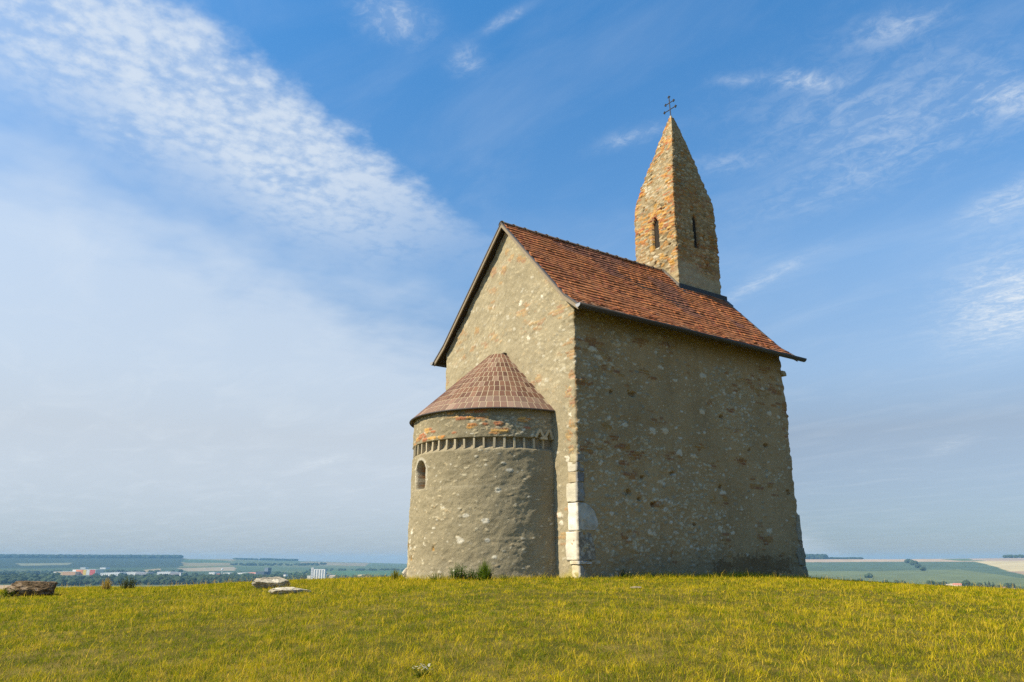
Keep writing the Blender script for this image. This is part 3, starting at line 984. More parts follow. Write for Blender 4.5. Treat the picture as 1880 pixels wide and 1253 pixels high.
    for zc, hl in ((17.43, .285), (17.73, .205)):
        bar((x0 - hl, y0, zc - .004), (x0 + hl, y0, zc + .004), .018)
        for sg in (-1, 1):
            e = np.array((x0 + sg * hl, y0, zc))
            for dv in ((sg * .035, 0, 0), (0, 0, .036), (0, 0, -.036)):
                q = e + np.array(dv)
                V, F = ICO[1]
                cr.add(V * .030 + q, F.tolist(), iron)
    e = np.array((x0 - .015, y0, top - .03))
    for dv in ((.036, 0, 0), (-.036, 0, 0), (0, 0, .036)):
        V, F = ICO[1]
        cr.add(V * .031 + e + np.array(dv), F.tolist(), iron)
    cr.tube([(x0 + .02, y0, 16.98), (x0 + .02, y0, 17.12)], .05, 10, (.40, .36, .28))
    cr.build('cross', attr_mat('dark_iron', .6, .3, .15, 30.0), tw)


build_tower()


def rough_block(name, poly, x0, x1, axis, mat, parent, col, seed, bev=.025, amp=.034):
    """a dressed stone: outline in one vertical plane, swept along x (axis 'x') or y, edges eased and faces roughened"""
    poly = np.array(poly, float)
    n = 28
    # resample outline
    cl = np.vstack([poly, poly[:1]]); seg = np.linalg.norm(np.diff(cl, axis=0), axis=1); cum = np.concatenate([[0], np.cumsum(seg)])
    pos = np.sort(np.concatenate([np.linspace(0, cum[-1], n * 2, endpoint=False), cum[:-1] + 1e-4]))
    ou = np.interp(pos, cum, cl[:, 0]); ov = np.interp(pos, cum, cl[:, 1])
    cu, cv = ou.mean(), ov.mean()
    M = len(pos)
    rings = []
    span = x1 - x0
    layers = [(0, 0.0), (0, .35), (0, .7), (0, 1 - bev * 1.2), (bev * .3, 1.0), (bev, 1.0)]
    caps = list(np.linspace(.49, .07, 13))
    st = [(q, 0.0) for q in caps] + [(bev, 0.0), (bev * .3, 0.0), (0, bev), (0, span * .25), (0, span * .5), (0, span * .75), (0, span - bev), (bev * .3, span), (bev, span)] + [(q, span) for q in caps[::-1]]
    V = []
    for ins, dx in st:
        k = ins if ins < .05 else None
        if k is not None:
            rr = np.hypot(ou - cu, ov - cv); sc = 1 - k / np.maximum(rr, .05)
        else:
            sc = 1 - ins * 2 + np.zeros(M)
        V.append(np.stack([np.full(M, x0 + dx), cu + (ou - cu) * sc, cv + (ov - cv) * sc], -1))
    V = np.vstack(V); nl = len(st)
    dsp = (fbm(V[:, 0] * 7 + seed, V[:, 1] * 7, V[:, 2] * 7, seed, 4) - .5)
    cen = np.array([(x0 + x1) / 2, cu, cv])
    dirv = (V - cen) / (np.linalg.norm(V - cen, axis=1)[:, None] + 1e-6)
    V = V + dirv * (dsp * amp * 2)[:, None]
    k = np.arange(M); k2 = (k + 1) % M
    F = np.concatenate([np.stack([i * M + k, i * M + k2, (i + 1) * M + k2, (i + 1) * M + k], -1) for i in range(nl - 1)])
    if axis == 'y':
        V = V[:, [1, 0, 2]]
    nz = fbm(V[:, 0] * 9, V[:, 1] * 9, V[:, 2] * 9, seed + 5, 4)[:, None]
    C = np.array(col[0]) * (.75 + .5 * nz)
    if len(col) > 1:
        wx = sst(V[:, 0], -.03, -.002)             # the face on the long wall's side takes a darker second tone
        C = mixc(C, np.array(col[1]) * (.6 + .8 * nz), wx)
    if len(col) > 2:
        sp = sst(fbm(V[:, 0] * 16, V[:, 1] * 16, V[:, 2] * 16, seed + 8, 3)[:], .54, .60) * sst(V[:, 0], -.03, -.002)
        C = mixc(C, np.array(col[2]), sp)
    return mesh_np(name, V, [F], mat, parent, np.clip(C, .01, .9), True)


def build_quoins():
    mt = attr_mat('quoin_stone', .9, .1, .22, 25.0, .6, 40.0, .012, grit=.6)
    wht = (.56, .52, .43)
    blocks = [
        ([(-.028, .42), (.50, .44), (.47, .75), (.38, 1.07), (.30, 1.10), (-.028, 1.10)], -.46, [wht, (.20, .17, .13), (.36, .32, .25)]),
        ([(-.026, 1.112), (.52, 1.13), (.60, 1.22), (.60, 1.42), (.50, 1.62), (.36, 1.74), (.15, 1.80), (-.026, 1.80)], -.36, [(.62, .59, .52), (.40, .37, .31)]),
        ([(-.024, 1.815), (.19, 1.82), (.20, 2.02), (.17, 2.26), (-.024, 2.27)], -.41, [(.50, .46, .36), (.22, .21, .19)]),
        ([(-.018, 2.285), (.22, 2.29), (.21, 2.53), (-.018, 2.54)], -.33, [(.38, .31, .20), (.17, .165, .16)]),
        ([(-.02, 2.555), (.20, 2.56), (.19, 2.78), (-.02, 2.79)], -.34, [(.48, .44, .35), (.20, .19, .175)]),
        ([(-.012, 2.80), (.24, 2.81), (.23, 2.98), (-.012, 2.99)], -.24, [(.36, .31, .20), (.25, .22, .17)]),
        ([(-.05, .33), (.34, .34), (.36, .385), (.22, .412), (-.05, .412)], -.30, [(.58, .50, .36), (.42, .40, .36)]),
        ([(-.02, -.1), (.20, -.1), (.17, .18), (.05, .31), (-.02, .315)], -.25, [(.52, .45, .30), (.30, .28, .24)]),
    ]
    for k, (poly, xw, col) in enumerate(blocks):
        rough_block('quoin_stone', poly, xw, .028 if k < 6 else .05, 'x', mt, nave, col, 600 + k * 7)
    far = [
        ([(L - .14, 1.02), (L + .04, 1.0), (L + .06, 1.4), (L + .03, 1.78), (L - .08, 1.76), (L - .16, 1.4)], .06, [(.27, .24, .18)]),
        ([(L - .10, .80), (L + .06, .80), (L + .06, 1.0), (L - .10, 1.0)], .06, [(.24, .18, .12)]),
        ([(L - .30, .62), (L - .22, .30), (L + .08, .26), (L + .10, .62), (L + .06, .80), (L - .2, .80)], .08, [(.23, .205, .15)]),
        ([(L - .14, .02), (L + .13, -.1), (L + .13, .14), (L + .06, .26), (L - .10, .22)], .09, [(.22, .19, .14)]),
        ([(L - .10, 6.22), (L + .10, 6.20), (L + .10, 6.30), (L + .06, 6.36), (L - .10, 6.36)], .06, [(.36, .30, .20)]),
    ]
    for k, (poly, xo, col) in enumerate(far):
        rough_block('quoin_stone', poly, -.3, xo, 'x', mt, nave, col, 700 + k * 7, amp=.03)


build_quoins()


# ------------------------------------------------------------------ rocks
def rock(name, loc, size, rz, seed, label, col, strata=0.6, flat=0.0):
    V, F = ICO[5]
    V = V.copy()
    V = np.sign(V) * np.abs(V) ** .8
    rg = np.random.default_rng(seed)
    V = V * (1 + .35 * (fbm(V[:, 0] * 1.3 + seed, V[:, 1] * 1.3, V[:, 2] * 1.3, seed, 3) - .5))[:, None]
    # split faces: the lump is cut by slanting planes
    for q in range(22):
        nv = rg.normal(size=3); nv[2] *= .8; nv /= np.linalg.norm(nv)
        off = rg.uniform(.62, .92)
        ex = V @ nv - off
        V = V - np.maximum(ex, 0)[:, None] * nv * .92
    q = V[:, 2] * 1.5 + V[:, 0] * 1.3 + .5 * fbm(V[:, 0] * 2, V[:, 1] * 2, V[:, 2] * 2, seed + 3, 3)
    f = q * 2.0 % 1.0
    step = sst(f, .0, .12) * (1 - f)                       # a few slanting ledges
    f1, f2, ha, hb = wor(V[:, 0] * 1.6 + V[:, 1] + V[:, 2] * .9, V[:, 2] * 2.0 - V[:, 0] * .8 + V[:, 1] * .7, seed)
    crack = 1 - sst(f2 - f1, .0, .07)
    fine = fbm(V[:, 0] * 7, V[:, 1] * 7, V[:, 2] * 8, seed + 9, 4)
    V = V * (1 + strata * .06 * step - .07 * crack + .12 * (fine - .5))[:, None]
    if flat > 0:
        V[:, 2] = np.minimum(V[:, 2], flat + .15 * (V[:, 2] - flat))
    V = V * (np.array(size) / 2)
    ca, sa = math.cos(rz), math.sin(rz)
    V = V @ np.array([[ca, sa, 0], [-sa, ca, 0], [0, 0, 1]])
    C = np.array(col) * (.55 + .7 * fine + .45 * (hb - .4))[:, None]
    C = mixc(C, np.array([.17, .11, .06]), crack * .6)
    C = mixc(C, np.array(col) * 1.9 + .08, sst(fbm(V[:, 0] * 5, V[:, 1] * 5, V[:, 2] * 5, seed + 21, 3), .56, .66) * .55)
    V[:, 2] += size[2] * .30
    o = mesh_np(name, V, [F], attr_mat('field_rock', .95, .08, .25, 18.0, .7, 30.0, .02), None, np.clip(C, .01, .9), False)
    o.location = (loc[0], loc[1], float(gz(loc[0], loc[1])))
    tag(o, label, 'rock')
    return o


AZ_RT = math.atan2(RT[1], RT[0])
rock('rock', (-9.75, -10.35), (1.28, .85, .56), AZ_RT, 811, 'big brown craggy rock on the grass crest far left of the church', (.155, .105, .058), 1.0)
rock('rock', (-3.95, -6.05), (.88, .6, .35), AZ_RT + .1, 823, 'humped grey rock in the grass behind the flat pale slab', (.38, .34, .26), .8)
rock('rock', (-1.27, -6.65), (.95, .45, .15), AZ_RT + .15, 831, 'flat pale slab of rock lying in the grass before the humped rock', (.46, .41, .31), .8)
rock('rock', (-4.5, -2.2), (.36, .32, .44), AZ_RT, 843, 'pale lichen-covered stone by the left foot of the round apse', (.50, .45, .36), .6)
rock('rock', (3.75, -1.81), (.30, .14, .05), AZ_RT, 847, 'small flat beige stone in the grass before the long wall', (.30, .24, .15), .4)


# ------------------------------------------------------------------ grass
def blades(x, y, h, w, lean, col, seed_rng, curl=1.0, la=None):
    n = len(x)
    z = gz(x, y) - .01
    a = seed_rng.uniform(0, 2 * np.pi, n)               # which way the blade faces
    la = seed_rng.uniform(0, 2 * np.pi, n) if la is None else la              # which way it leans
    lx = np.cos(la) * lean * h; ly = np.sin(la) * lean * h
    bx = np.cos(a) * w / 2; by = np.sin(a) * w / 2
    vert = np.sqrt(np.maximum(.08, 1 - np.minimum(lean, .95) ** 2))
    V = np.empty((n, 5, 3), np.float32)
    V[:, 0] = np.stack([x - bx, y - by, z], -1); V[:, 1] = np.stack([x + bx, y + by, z], -1)
    k = .55; hx = .30 * curl
    V[:, 2] = np.stack([x - bx * .75 + lx * hx, y - by * .75 + ly * hx, z + h * vert * k], -1)
    V[:, 3] = np.stack([x + bx * .75 + lx * hx, y + by * .75 + ly * hx, z + h * vert * k], -1)
    V[:, 4] = np.stack([x + lx, y + ly, z + h * vert], -1)
    C = np.repeat(col[:, None, :], 5, 1)
    b = np.arange(n)[:, None] * 5
    return V.reshape(-1, 3), b + np.array([[0, 1, 3, 2]]), b + np.array([[2, 3, 4]]), C.reshape(-1, 3)


def in_church(x, y, pad=0.0):
    nv = (x > -W - .02 - pad) & (x < .03 + pad) & (y > -.02 - pad) & (y < L + .05 + pad)
    ap = np.hypot(x - XA, y) < RA + .07 + pad
    return nv | ap


def build_grass():
    rng = np.random.default_rng(5)
    N = 900000
    fw = FW[:2] / np.linalg.norm(FW[:2]); rt = RT[:2]
    # far ring thinner on the ground than the near one
    d = 4.8 + (37 - 4.8) * rng.random(N) ** 1.12
    an = rng.uniform(-.70, .70, N)
    x = CAM[0] + d * (fw[0] * np.cos(an) + rt[0] * np.sin(an))
    y = CAM[1] + d * (fw[1] * np.cos(an) + rt[1] * np.sin(an))
    # the turf goes on to both sides of the view
    ne = 230000
    de = 2.5 + 24 * rng.random(ne) ** .8; le = rng.uniform(-13, 13, ne)
    out_ = np.abs(np.arctan2(le, de)) > .70
    de, le = de[out_], le[out_]
    x = np.concatenate([x, CAM[0] + de * fw[0] + le * rt[0]]); y = np.concatenate([y, CAM[1] + de * fw[1] + le * rt[1]])
    d = np.concatenate([d, np.hypot(de, le)]); N = len(x)
    n1 = fbm(x * .42, y * .42, 0 * x, 21, 4)            # broad patches
    n2 = fbm(x * 1.9, y * 1.9, 0 * x, 23, 3)            # clumps
    n3 = fbm(x * .16, y * .16, 0 * x, 29, 2)
    clump = sst(n2 * .6 + n1 * .4, .38, .62)
    keep = (rng.random(N) < .84 + .16 * clump) & ~in_church(x, y)
    x, y, d, n1, n2, n3, clump = [q[keep] for q in (x, y, d, n1, n2, n3, clump)]
    n = len(x)
    # grass stands taller and yellower right up against the walls
    dw = np.maximum(np.maximum(np.maximum(-W - x, x), np.maximum(-y, y - L)), 0)
    dw = np.minimum(dw, np.maximum(np.hypot(x - XA, y) - RA, 0))
    wall = 1 - sst(dw, .2, 1.5)
    h = (.024 + .062 * rng.random(n) ** 1.8) * (.85 + .45 * clump) * (1 + 1.3 * wall) * (.85 + .5 * n3)
    tall = rng.random(n) < .006 * (.3 + 1.7 * clump)
    h = np.where(tall, rng.uniform(.14, .30, n), h)
    w = (.0032 + .0030 * rng.random(n)) * (1 + np.maximum(0, d - 8) / 13)
    w = np.where(tall, w * .6, w)
    lean = np.where(tall, rng.uniform(.25, .8, n), np.clip(rng.normal(.76, .25, n), .05, .98))
    green = np.array([.205, .245, .010]); yel = np.array([.61, .475, .010]); straw = np.array([.74, .51, .06]); dk = np.array([.10, .125, .008])
    r = rng.random(n)
    dry = np.clip(.12 + .9 * (n1 - .42) + .5 * (n2 - .5) + .18 * wall, 0, 1)
    latg = (x + 3) * RT[0] + (y - 3) * RT[1]
    n4 = fbm(x * 6.5, y * 6.5, 0 * x, 37, 2)            # single tussocks differ in hue
    side_dry = .16 * sst(latg, -4, 6) - .10 * sst(-latg, 2, 9)
    c = mixc(np.tile(green, (n, 1)), np.tile(yel, (n, 1)), np.clip(.18 + .6 * (r - .5) + 1.9 * (n4 - .5) + .5 * dry + side_dry, 0, 1))
    c = mixc(c, np.tile(straw, (n, 1)), (rng.random(n) < .16 + .30 * dry) * rng.uniform(.5, 1, n))
    c = mixc(c, np.tile(dk, (n, 1)), (sst(.56 - n4, .04, .16) * (rng.random(n) < .45)) * .75)
    c = np.where(tall[:, None], straw * rng.uniform(.75, 1.15, (n, 1)), c)
    c = c * rng.uniform(.75, 1.25, (n, 1))
    # tussocks: blades that fan out from one root
    nt = 8500
    td = 5.2 + 27 * rng.random(nt) ** 1.25; ta = rng.uniform(-.68, .68, nt)
    tx = CAM[0] + td * (fw[0] * np.cos(ta) + rt[0] * np.sin(ta)); ty = CAM[1] + td * (fw[1] * np.cos(ta) + rt[1] * np.sin(ta))
    ok = ~in_church(tx, ty, .05) & (fbm(tx * .7, ty * .7, 0 * tx, 43, 3) > .40)
    tx, ty, td = tx[ok], ty[ok], td[ok]
    nb = 22; m_ = len(tx)
    hue = rng.random(m_)[:, None]; size = rng.uniform(.5, 1.1, m_)[:, None]
    tc_ = mixc(np.tile(np.array([.22, .26, .010]), (m_, 1)), np.tile(np.array([.74, .54, .05]), (m_, 1)), sst(hue[:, 0], .3, 1.0))
    ang = rng.uniform(0, 6.283, (m_, nb)); rad = rng.uniform(0, .035, (m_, nb))
    bx_ = (tx[:, None] + np.cos(ang) * rad).ravel(); by_ = (ty[:, None] + np.sin(ang) * rad).ravel()
    bh = (size * rng.uniform(.04, .095, (m_, nb))).ravel()
    bw = np.repeat(.0036 * (1 + np.maximum(0, td - 8) / 13), nb) * rng.uniform(.7, 1.2, m_ * nb)
    bl = np.clip(rng.normal(.55, .22, m_ * nb), .05, .95)
    bc = np.repeat(tc_, nb, 0) * rng.uniform(.75, 1.25, (m_ * nb, 1))
    tang = ang.ravel() + rng.normal(0, .35, m_ * nb)
    V, F4, F3, C = blades(x, y, h, w, lean, c, rng)
    V2, G4, G3, C2 = blades(bx_, by_, bh, bw, bl, bc, rng, la=tang)
    V = np.vstack([V, V2]); F4 = np.vstack([F4, G4 + n * 5]); F3 = np.vstack([F3, G3 + n * 5]); C = np.vstack([C, C2])
    o = mesh_np('grass', V, [F4, F3], attr_mat('grass_blade', 1, 0, .12, 40.0, trans=.45), None, C)
    tag(o, 'short dry yellow-green grass covering the hilltop', 'grass', kind='stuff')


build_grass()


# ------------------------------------------------------------------ weeds at the foot of the walls
LEAF = attr_mat('weed_leaf', 1, 0, .2, 30.0, trans=.35)


def weed(name, loc, h, rad, stems, label, cat, leaf=.05, col=(.10, .16, .02), group=None, grassy=False, seed=0):
    rng = np.random.default_rng(seed)
    root = empty(name, (loc[0], loc[1], float(gz(loc[0], loc[1])) - .01), label, cat, group)
    st = MB(); lf = MB()
    for k in range(stems):
        a = rng.uniform(0, 6.283); r = rad * rng.random() ** .6
        b = np.array((math.cos(a) * r * .55, math.sin(a) * r * .55, 0))
        hh = h * rng.uniform(.55, 1.0) * (1 - .35 * r / rad)
        tip = b * rng.uniform(1.3, 1.9) + np.array((rng.uniform(-.05, .05), rng.uniform(-.05, .05), hh))
        mid = (b + tip) / 2 + np.array((0, 0, hh * .08))
        if grassy:
            c = np.array(col) * rng.uniform(.7, 1.4) + np.array((.05, .02, 0)) * rng.random()
            wv = np.array((math.cos(a + 1.5), math.sin(a + 1.5), 0)) * .006
            lf.add([b - wv, b + wv, mid + wv * .8, mid - wv * .8, tip], [(0, 1, 2, 3), (3, 2, 4)], c)
            continue
        st.tube([b, mid, tip], [.006, .004, .002], 5, np.array(col) * .8)
        nl = int(6 + 10 * hh / .4)
        for q in range(nl):
            t = rng.uniform(.12, 1)
            p = b * (1 - t) + tip * t + np.array((0, 0, hh * .3 * t * (1 - t)))
            an = rng.uniform(0, 6.283)
            dv = np.array((math.cos(an), math.sin(an), rng.uniform(-.2, .7))); dv /= np.linalg.norm(dv)
            sz = leaf * rng.uniform(.5, 1.2) * (1.2 - .6 * t)
            sd = np.cross(dv, (0, 0, 1)); sd /= np.linalg.norm(sd) + 1e-6
            c = np.array(col) * rng.uniform(.6, 1.5)
            q0 = p; q1 = p + dv * sz * .5 + sd * sz * .28; q2 = p + dv * sz + np.array((0, 0, -sz * .15)); q3 = p + dv * sz * .5 - sd * sz * .28
            lf.add([q0, q1, q2, q3], [(0, 1, 2, 3)], c)
    if st.n: st.build('stem', LEAF, root)
    lf.build('foliage', LEAF, root)
    return root


weed('weed', (-1.68, -2.38), .50, .27, 46, 'bushy green weed with broad leaves at the foot of the apse, nearer its left side', 'plant', .075, (.085, .15, .018), seed=1)
weed('weed', (-1.40, -2.22), .34, .24, 32, 'low leafy weed between the bushy weed and the tall tuft below the apse', 'plant', .07, (.075, .13, .016), seed=2)
weed('grass_tuft', (-.98, -2.08), .58, .24, 260, 'tall upright tuft of green grass against the middle of the apse foot', 'plant', .06, (.10, .17, .015), grassy=True, seed=3)
weed('weed', (-1.05, -2.05), .38, .30, 40, 'dark leafy weed under the tall grass tuft at the apse', 'plant', .07, (.07, .125, .016), seed=4)
weed('weed', (-2.15, -2.64), .26, .32, 30, 'thin low weeds along the left foot of the apse', 'plant', .05, (.10, .15, .02), seed=5)
weed('grass_tuft', (-3.95, -2.85), .40, .20, 150, 'olive grass tuft before the pale stone at the left edge of the apse', 'plant', .05, (.16, .17, .03), grassy=True, seed=6)
weed('weed', (.12, 1.35), .30, .18, 16, 'small green weed at the foot of the shaded long wall', 'plant', .05, (.09, .14, .02), seed=7)
weed('grass_tuft', (-13.5, -8.1), .50, .22, 160, 'tall dry straw-coloured grass tuft on the crest right of the brown rock', 'plant', .05, (.40, .29, .07), grassy=True, seed=8)
weed('weed', (-13.85, -7.4), .52, .34, 46, 'grey-green bushy weed on the crest beside the dry grass tuft', 'plant', .07, (.12, .14, .05), seed=9)
weed('weed', (-9.6, -10.95), .28, .30, 24, 'green weed growing at the left end of the brown rock', 'plant', .06, (.12, .17, .02), seed=10)
weed('weed', (.25, -.45), .12, .2, 14, 'low weeds with leaves at the near corner of the church', 'plant', .045, (.12, .16, .02), seed=12)
weed('weed', (-.75, -1.65), .18, .2, 16, 'small weed at the right part of the apse foot', 'plant', .05, (.10, .15, .02), seed=13)


def daisies(loc, n, rad, label, seed, h=.10):
    rng = np.random.default_rng(seed)
    root = weed('daisy_clump', loc, h, rad, 14, label, 'flowers', .035, (.09, .12, .02), seed=seed)
    for k in range(n):
        fl = MB()
        a = rng.uniform(0, 6.283); r = rad * rng.random() ** .5 * 1.1
        p = np.array((math.cos(a) * r, math.sin(a) * r * .7, h * rng.uniform(.8, 1.3)))
        tl = rng.uniform(-.5, .5, 2)
        for q in range(9):
            t = 2 * math.pi * q / 9
            d0 = np.array((math.cos(t), math.sin(t), tl[0] * math.cos(t) + tl[1] * math.sin(t) + .1))
            s0 = np.array((-math.sin(t), math.cos(t), 0)) * .004
            fl.add([p, p + d0 * .008 + s0, p + d0 * .014, p + d0 * .008 - s0], [(0, 1, 2, 3)], (.78, .78, .74))
        V, F = ICO[1]
        fl.add(V * (.0042, .0042, .003) + p + (0, 0, .002), F.tolist(), (.65, .45, .05))
        fl.build('flower', LEAF, root)


daisies((8.36, -8.92), 17, .10, 'clump of small white daisies in the grass at the lower middle of the photo', 61, .08)
daisies((.55, 1.0), 9, .30, 'few tiny white flowers in the grass before the shaded long wall', 62, .14)


# ------------------------------------------------------------------ the plain and the far hills
FLOOR = -50.0
F_PX, HY_PX = 1409.98, 1030.12
AZ0 = math.atan2(FW[1], FW[0])


def az_of(px):
    """compass bearing of a column of the view, as an angle to the right of the view axis"""
    return np.arctan((np.asarray(px, float) - 940) * math.cos(math.radians(15.97)) / F_PX)


def px_of(az):
    return 940 + np.tan(az) * F_PX / math.cos(math.radians(15.97))


PXS = [-900, -200, 0, 330, 345, 420, 600, 750, 900, 1300, 1480, 1640, 1880, 2600]
SKY = [1025, 1025, 1025, 1025, 1027, 1027.5, 1031.5, 1035, 1035, 1030, 1027.5, 1027.8, 1026, 1026]


def hill_params(az):
    p = np.clip(px_of(np.clip(az, -1.2, 1.2)), -900, 2600)
    right = sst(p, 850, 1400)
    d0 = 3600 + (2300 - 3600) * right
    d1 = 7200 + (5200 - 7200) * right
    zt = CAM[2] - d1 * (np.interp(p, PXS, SKY) - HY_PX) / F_PX
    return d0, d1, zt


def tz(az, d):
    d0, d1, zt = hill_params(az)
    t = np.clip((d - d0) / (d1 - d0), 0, 1)
    e = t * t * (3 - 2 * t)
    z = FLOOR + (zt - FLOOR) * e - .006 * np.maximum(d - d1, 0)
    z = z + 5 * (vn(az * 12, d / 900, 0, 501) - .5) * sst(d, 2600, 4200) * (1 - sst(d, d1 * .85, d1))
    return z


def world_at(px, d):
    a = AZ0 - az_of(px)
    x = CAM[0] + d * np.cos(a); y = CAM[1] + d * np.sin(a)
    return x, y, tz(az_of(px), np.asarray(d, float))


def dist_for(px, py):
    """distance along a bearing at which the plain is seen at the given height"""
    ds = np.linspace(1400, 7100, 2400)
    az = float(az_of(px))
    zz = tz(np.full(ds.shape, az), ds)
    yy = HY_PX + (CAM[2] - zz) / ds * F_PX
    return float(ds[np.argmin(np.abs(yy - py))])


def poly_in(px, py, poly):
    inside = np.zeros(px.shape, bool)
    n = len(poly)
    for i in range(n):
        x0, y0 = poly[i]; x1, y1 = poly[(i + 1) % n]
        c = ((y0 > py) != (y1 > py)) & (px < (x1 - x0) * (py - y0) / (y1 - y0 + 1e-9) + x0)
        inside ^= c
    return inside


def build_plain():
    az = np.concatenate([np.linspace(-math.pi, -.75, 40), np.linspace(-.74, .74, 1000), np.linspace(.75, math.pi, 40)[:-1]])
    d = np.concatenate([np.linspace(60, 1400, 12), np.linspace(1450, 4200, 130), np.linspace(4240, 7400, 130), np.linspace(7500, 8350, 6)])
    A, D = np.meshgrid(az, d)
    Z = tz(A, D)
    # the plain passes under the hill
    X = CAM[0] + D * np.cos(AZ0 - A); Y = CAM[1] + D * np.sin(AZ0 - A)
    px = px_of(np.clip(A, -1.2, 1.2)); py = HY_PX + (CAM[2] - Z) / D * F_PX
    px = px + 10 * (vn(X / 260, Y / 260, 0, 511) - .5)
    pyw = py + .9 * (vn(X / 300, Y / 300, 0, 513) - .5)
    green = np.array([.085, .12, .045]); wheat = np.array([.34, .255, .14]); dark = np.array([.030, .045, .028]); cream = np.array([.46, .37, .20])
    c = np.tile(green, X.shape + (1,)).astype(float)
    f1, f2, ha, hb = wor(X / 620 + Y / 1400, Y / 420 - X / 1700, 521)
    c = pick(ha, [(.075, .115, .045), (.09, .13, .05), (.13, .14, .06), (.06, .10, .045), (.11, .13, .05), (.20, .17, .09)])
    L_ = px < 1100
    def paint(poly, col, k=1.0):
        msk = poly_in(px, pyw, poly)
        c[msk] = c[msk] * (1 - k) + np.array(col) * k
    paint([(-900, 900), (335, 900), (335, 1041), (-900, 1041)], dark)
    paint([(30, 1034), (135, 1033), (130, 1036), (40, 1037.5)], (.20, .20, .12), .8)
    paint([(-900, 1041), (430, 1040), (560, 1052), (560, 1068), (-900, 1068)], (.045, .07, .035), .8)
    paint([(-400, 1064.0), (70, 1064.6), (100, 1068), (60, 1090), (-400, 1090)], (.36, .26, .15))
    paint([(265, 1044), (300, 1042), (295, 1046), (270, 1047)], wheat, .8)
    paint([(330, 1041.5), (430, 1039.5), (435, 1046), (350, 1046.5)], (.30, .24, .16), .9)
    paint([(430, 1027), (760, 1034), (760, 1045), (430, 1044)], (.085, .115, .06), .8)
    paint([(560, 1031), (680, 1034), (670, 1039), (540, 1036)], (.27, .21, .14), .7)
    paint([(610, 1047.5), (770, 1046), (770, 1066), (600, 1066)], (.055, .12, .05), .9)
    paint([(659, 1053.4), (670, 1052.6), (679, 1054.4), (668, 1056.2), (658, 1055.4)], (.42, .33, .18))
    paint([(430, 1039), (610, 1042), (600, 1049), (440, 1046)], (.065, .10, .05), .8)
    # right-hand slopes
    paint([(1300, 900), (2600, 900), (2600, 1031.5), (1300, 1034)], (.40, .29, .19))
    paint([(1300, 1033.2), (1570, 1031.8), (1800, 1031.3), (1822, 1038), (1850, 1046), (1890, 1054), (2600, 1060), (2600, 1070), (1300, 1070)], (.075, .105, .055))
    paint([(1300, 1048), (1600, 1046), (1760, 1043), (1890, 1057), (2600, 1062), (2600, 1075), (1300, 1075)], (.135, .155, .06), .85)
    paint([(1730, 1027.5), (1790, 1027), (1810, 1030.4), (1760, 1030.2)], (.10, .14, .07))
    paint([(1770, 1024), (2600, 1022), (2600, 1030), (1790, 1029.5)], (.34, .26, .19))
    paint([(1782, 1030.8), (2600, 1029.5), (2600, 1062), (1890, 1052), (1852, 1045), (1820, 1037.5)], cream)
    paint([(1846, 1045.5), (2600, 1044), (2600, 1053), (1885, 1052)], (.34, .235, .14))
    paint([(1890, 1053), (2600, 1056), (2600, 1062), (1890, 1056)], (.20, .19, .09))
    nz = fbm(X / 60, Y / 60, 0 * X, 531, 4)
    c = c * (.75 + .5 * nz)[..., None]
    na = len(az); nd = len(d)
    Z = np.where(D < 330, np.minimum(Z, -52), Z)
    V = np.stack([X, Y, Z], -1).reshape(-1, 3)
    i = np.arange(nd - 1)[:, None] * na; k = np.arange(na)[None, :]; k2 = (k + 1) % na
    F = np.stack([i + k, i + k2, i + na + k2, i + na + k], -1).reshape(-1, 4)
    o = mesh_np('terrain', V, [F], attr_mat('far_fields', 1, .05, .12, .02), None, c.reshape(-1, 3), True)
    tag(o, kind='structure')


build_plain()

CROWN = attr_mat('far_foliage', 1, .05, .35, .35)


def crown_lump(mb, p, r, h, rng, col, sub=1):
    V, F = ICO[sub]
    n = .72 + .56 * rng.random(len(V))
    c = np.array(col) * rng.uniform(.75, 1.3)
    mb.add(V * n[:, None] * np.array((r, r, h / 2)) + p, F.tolist(), c * (.8 + .4 * rng.random((len(V), 1))))


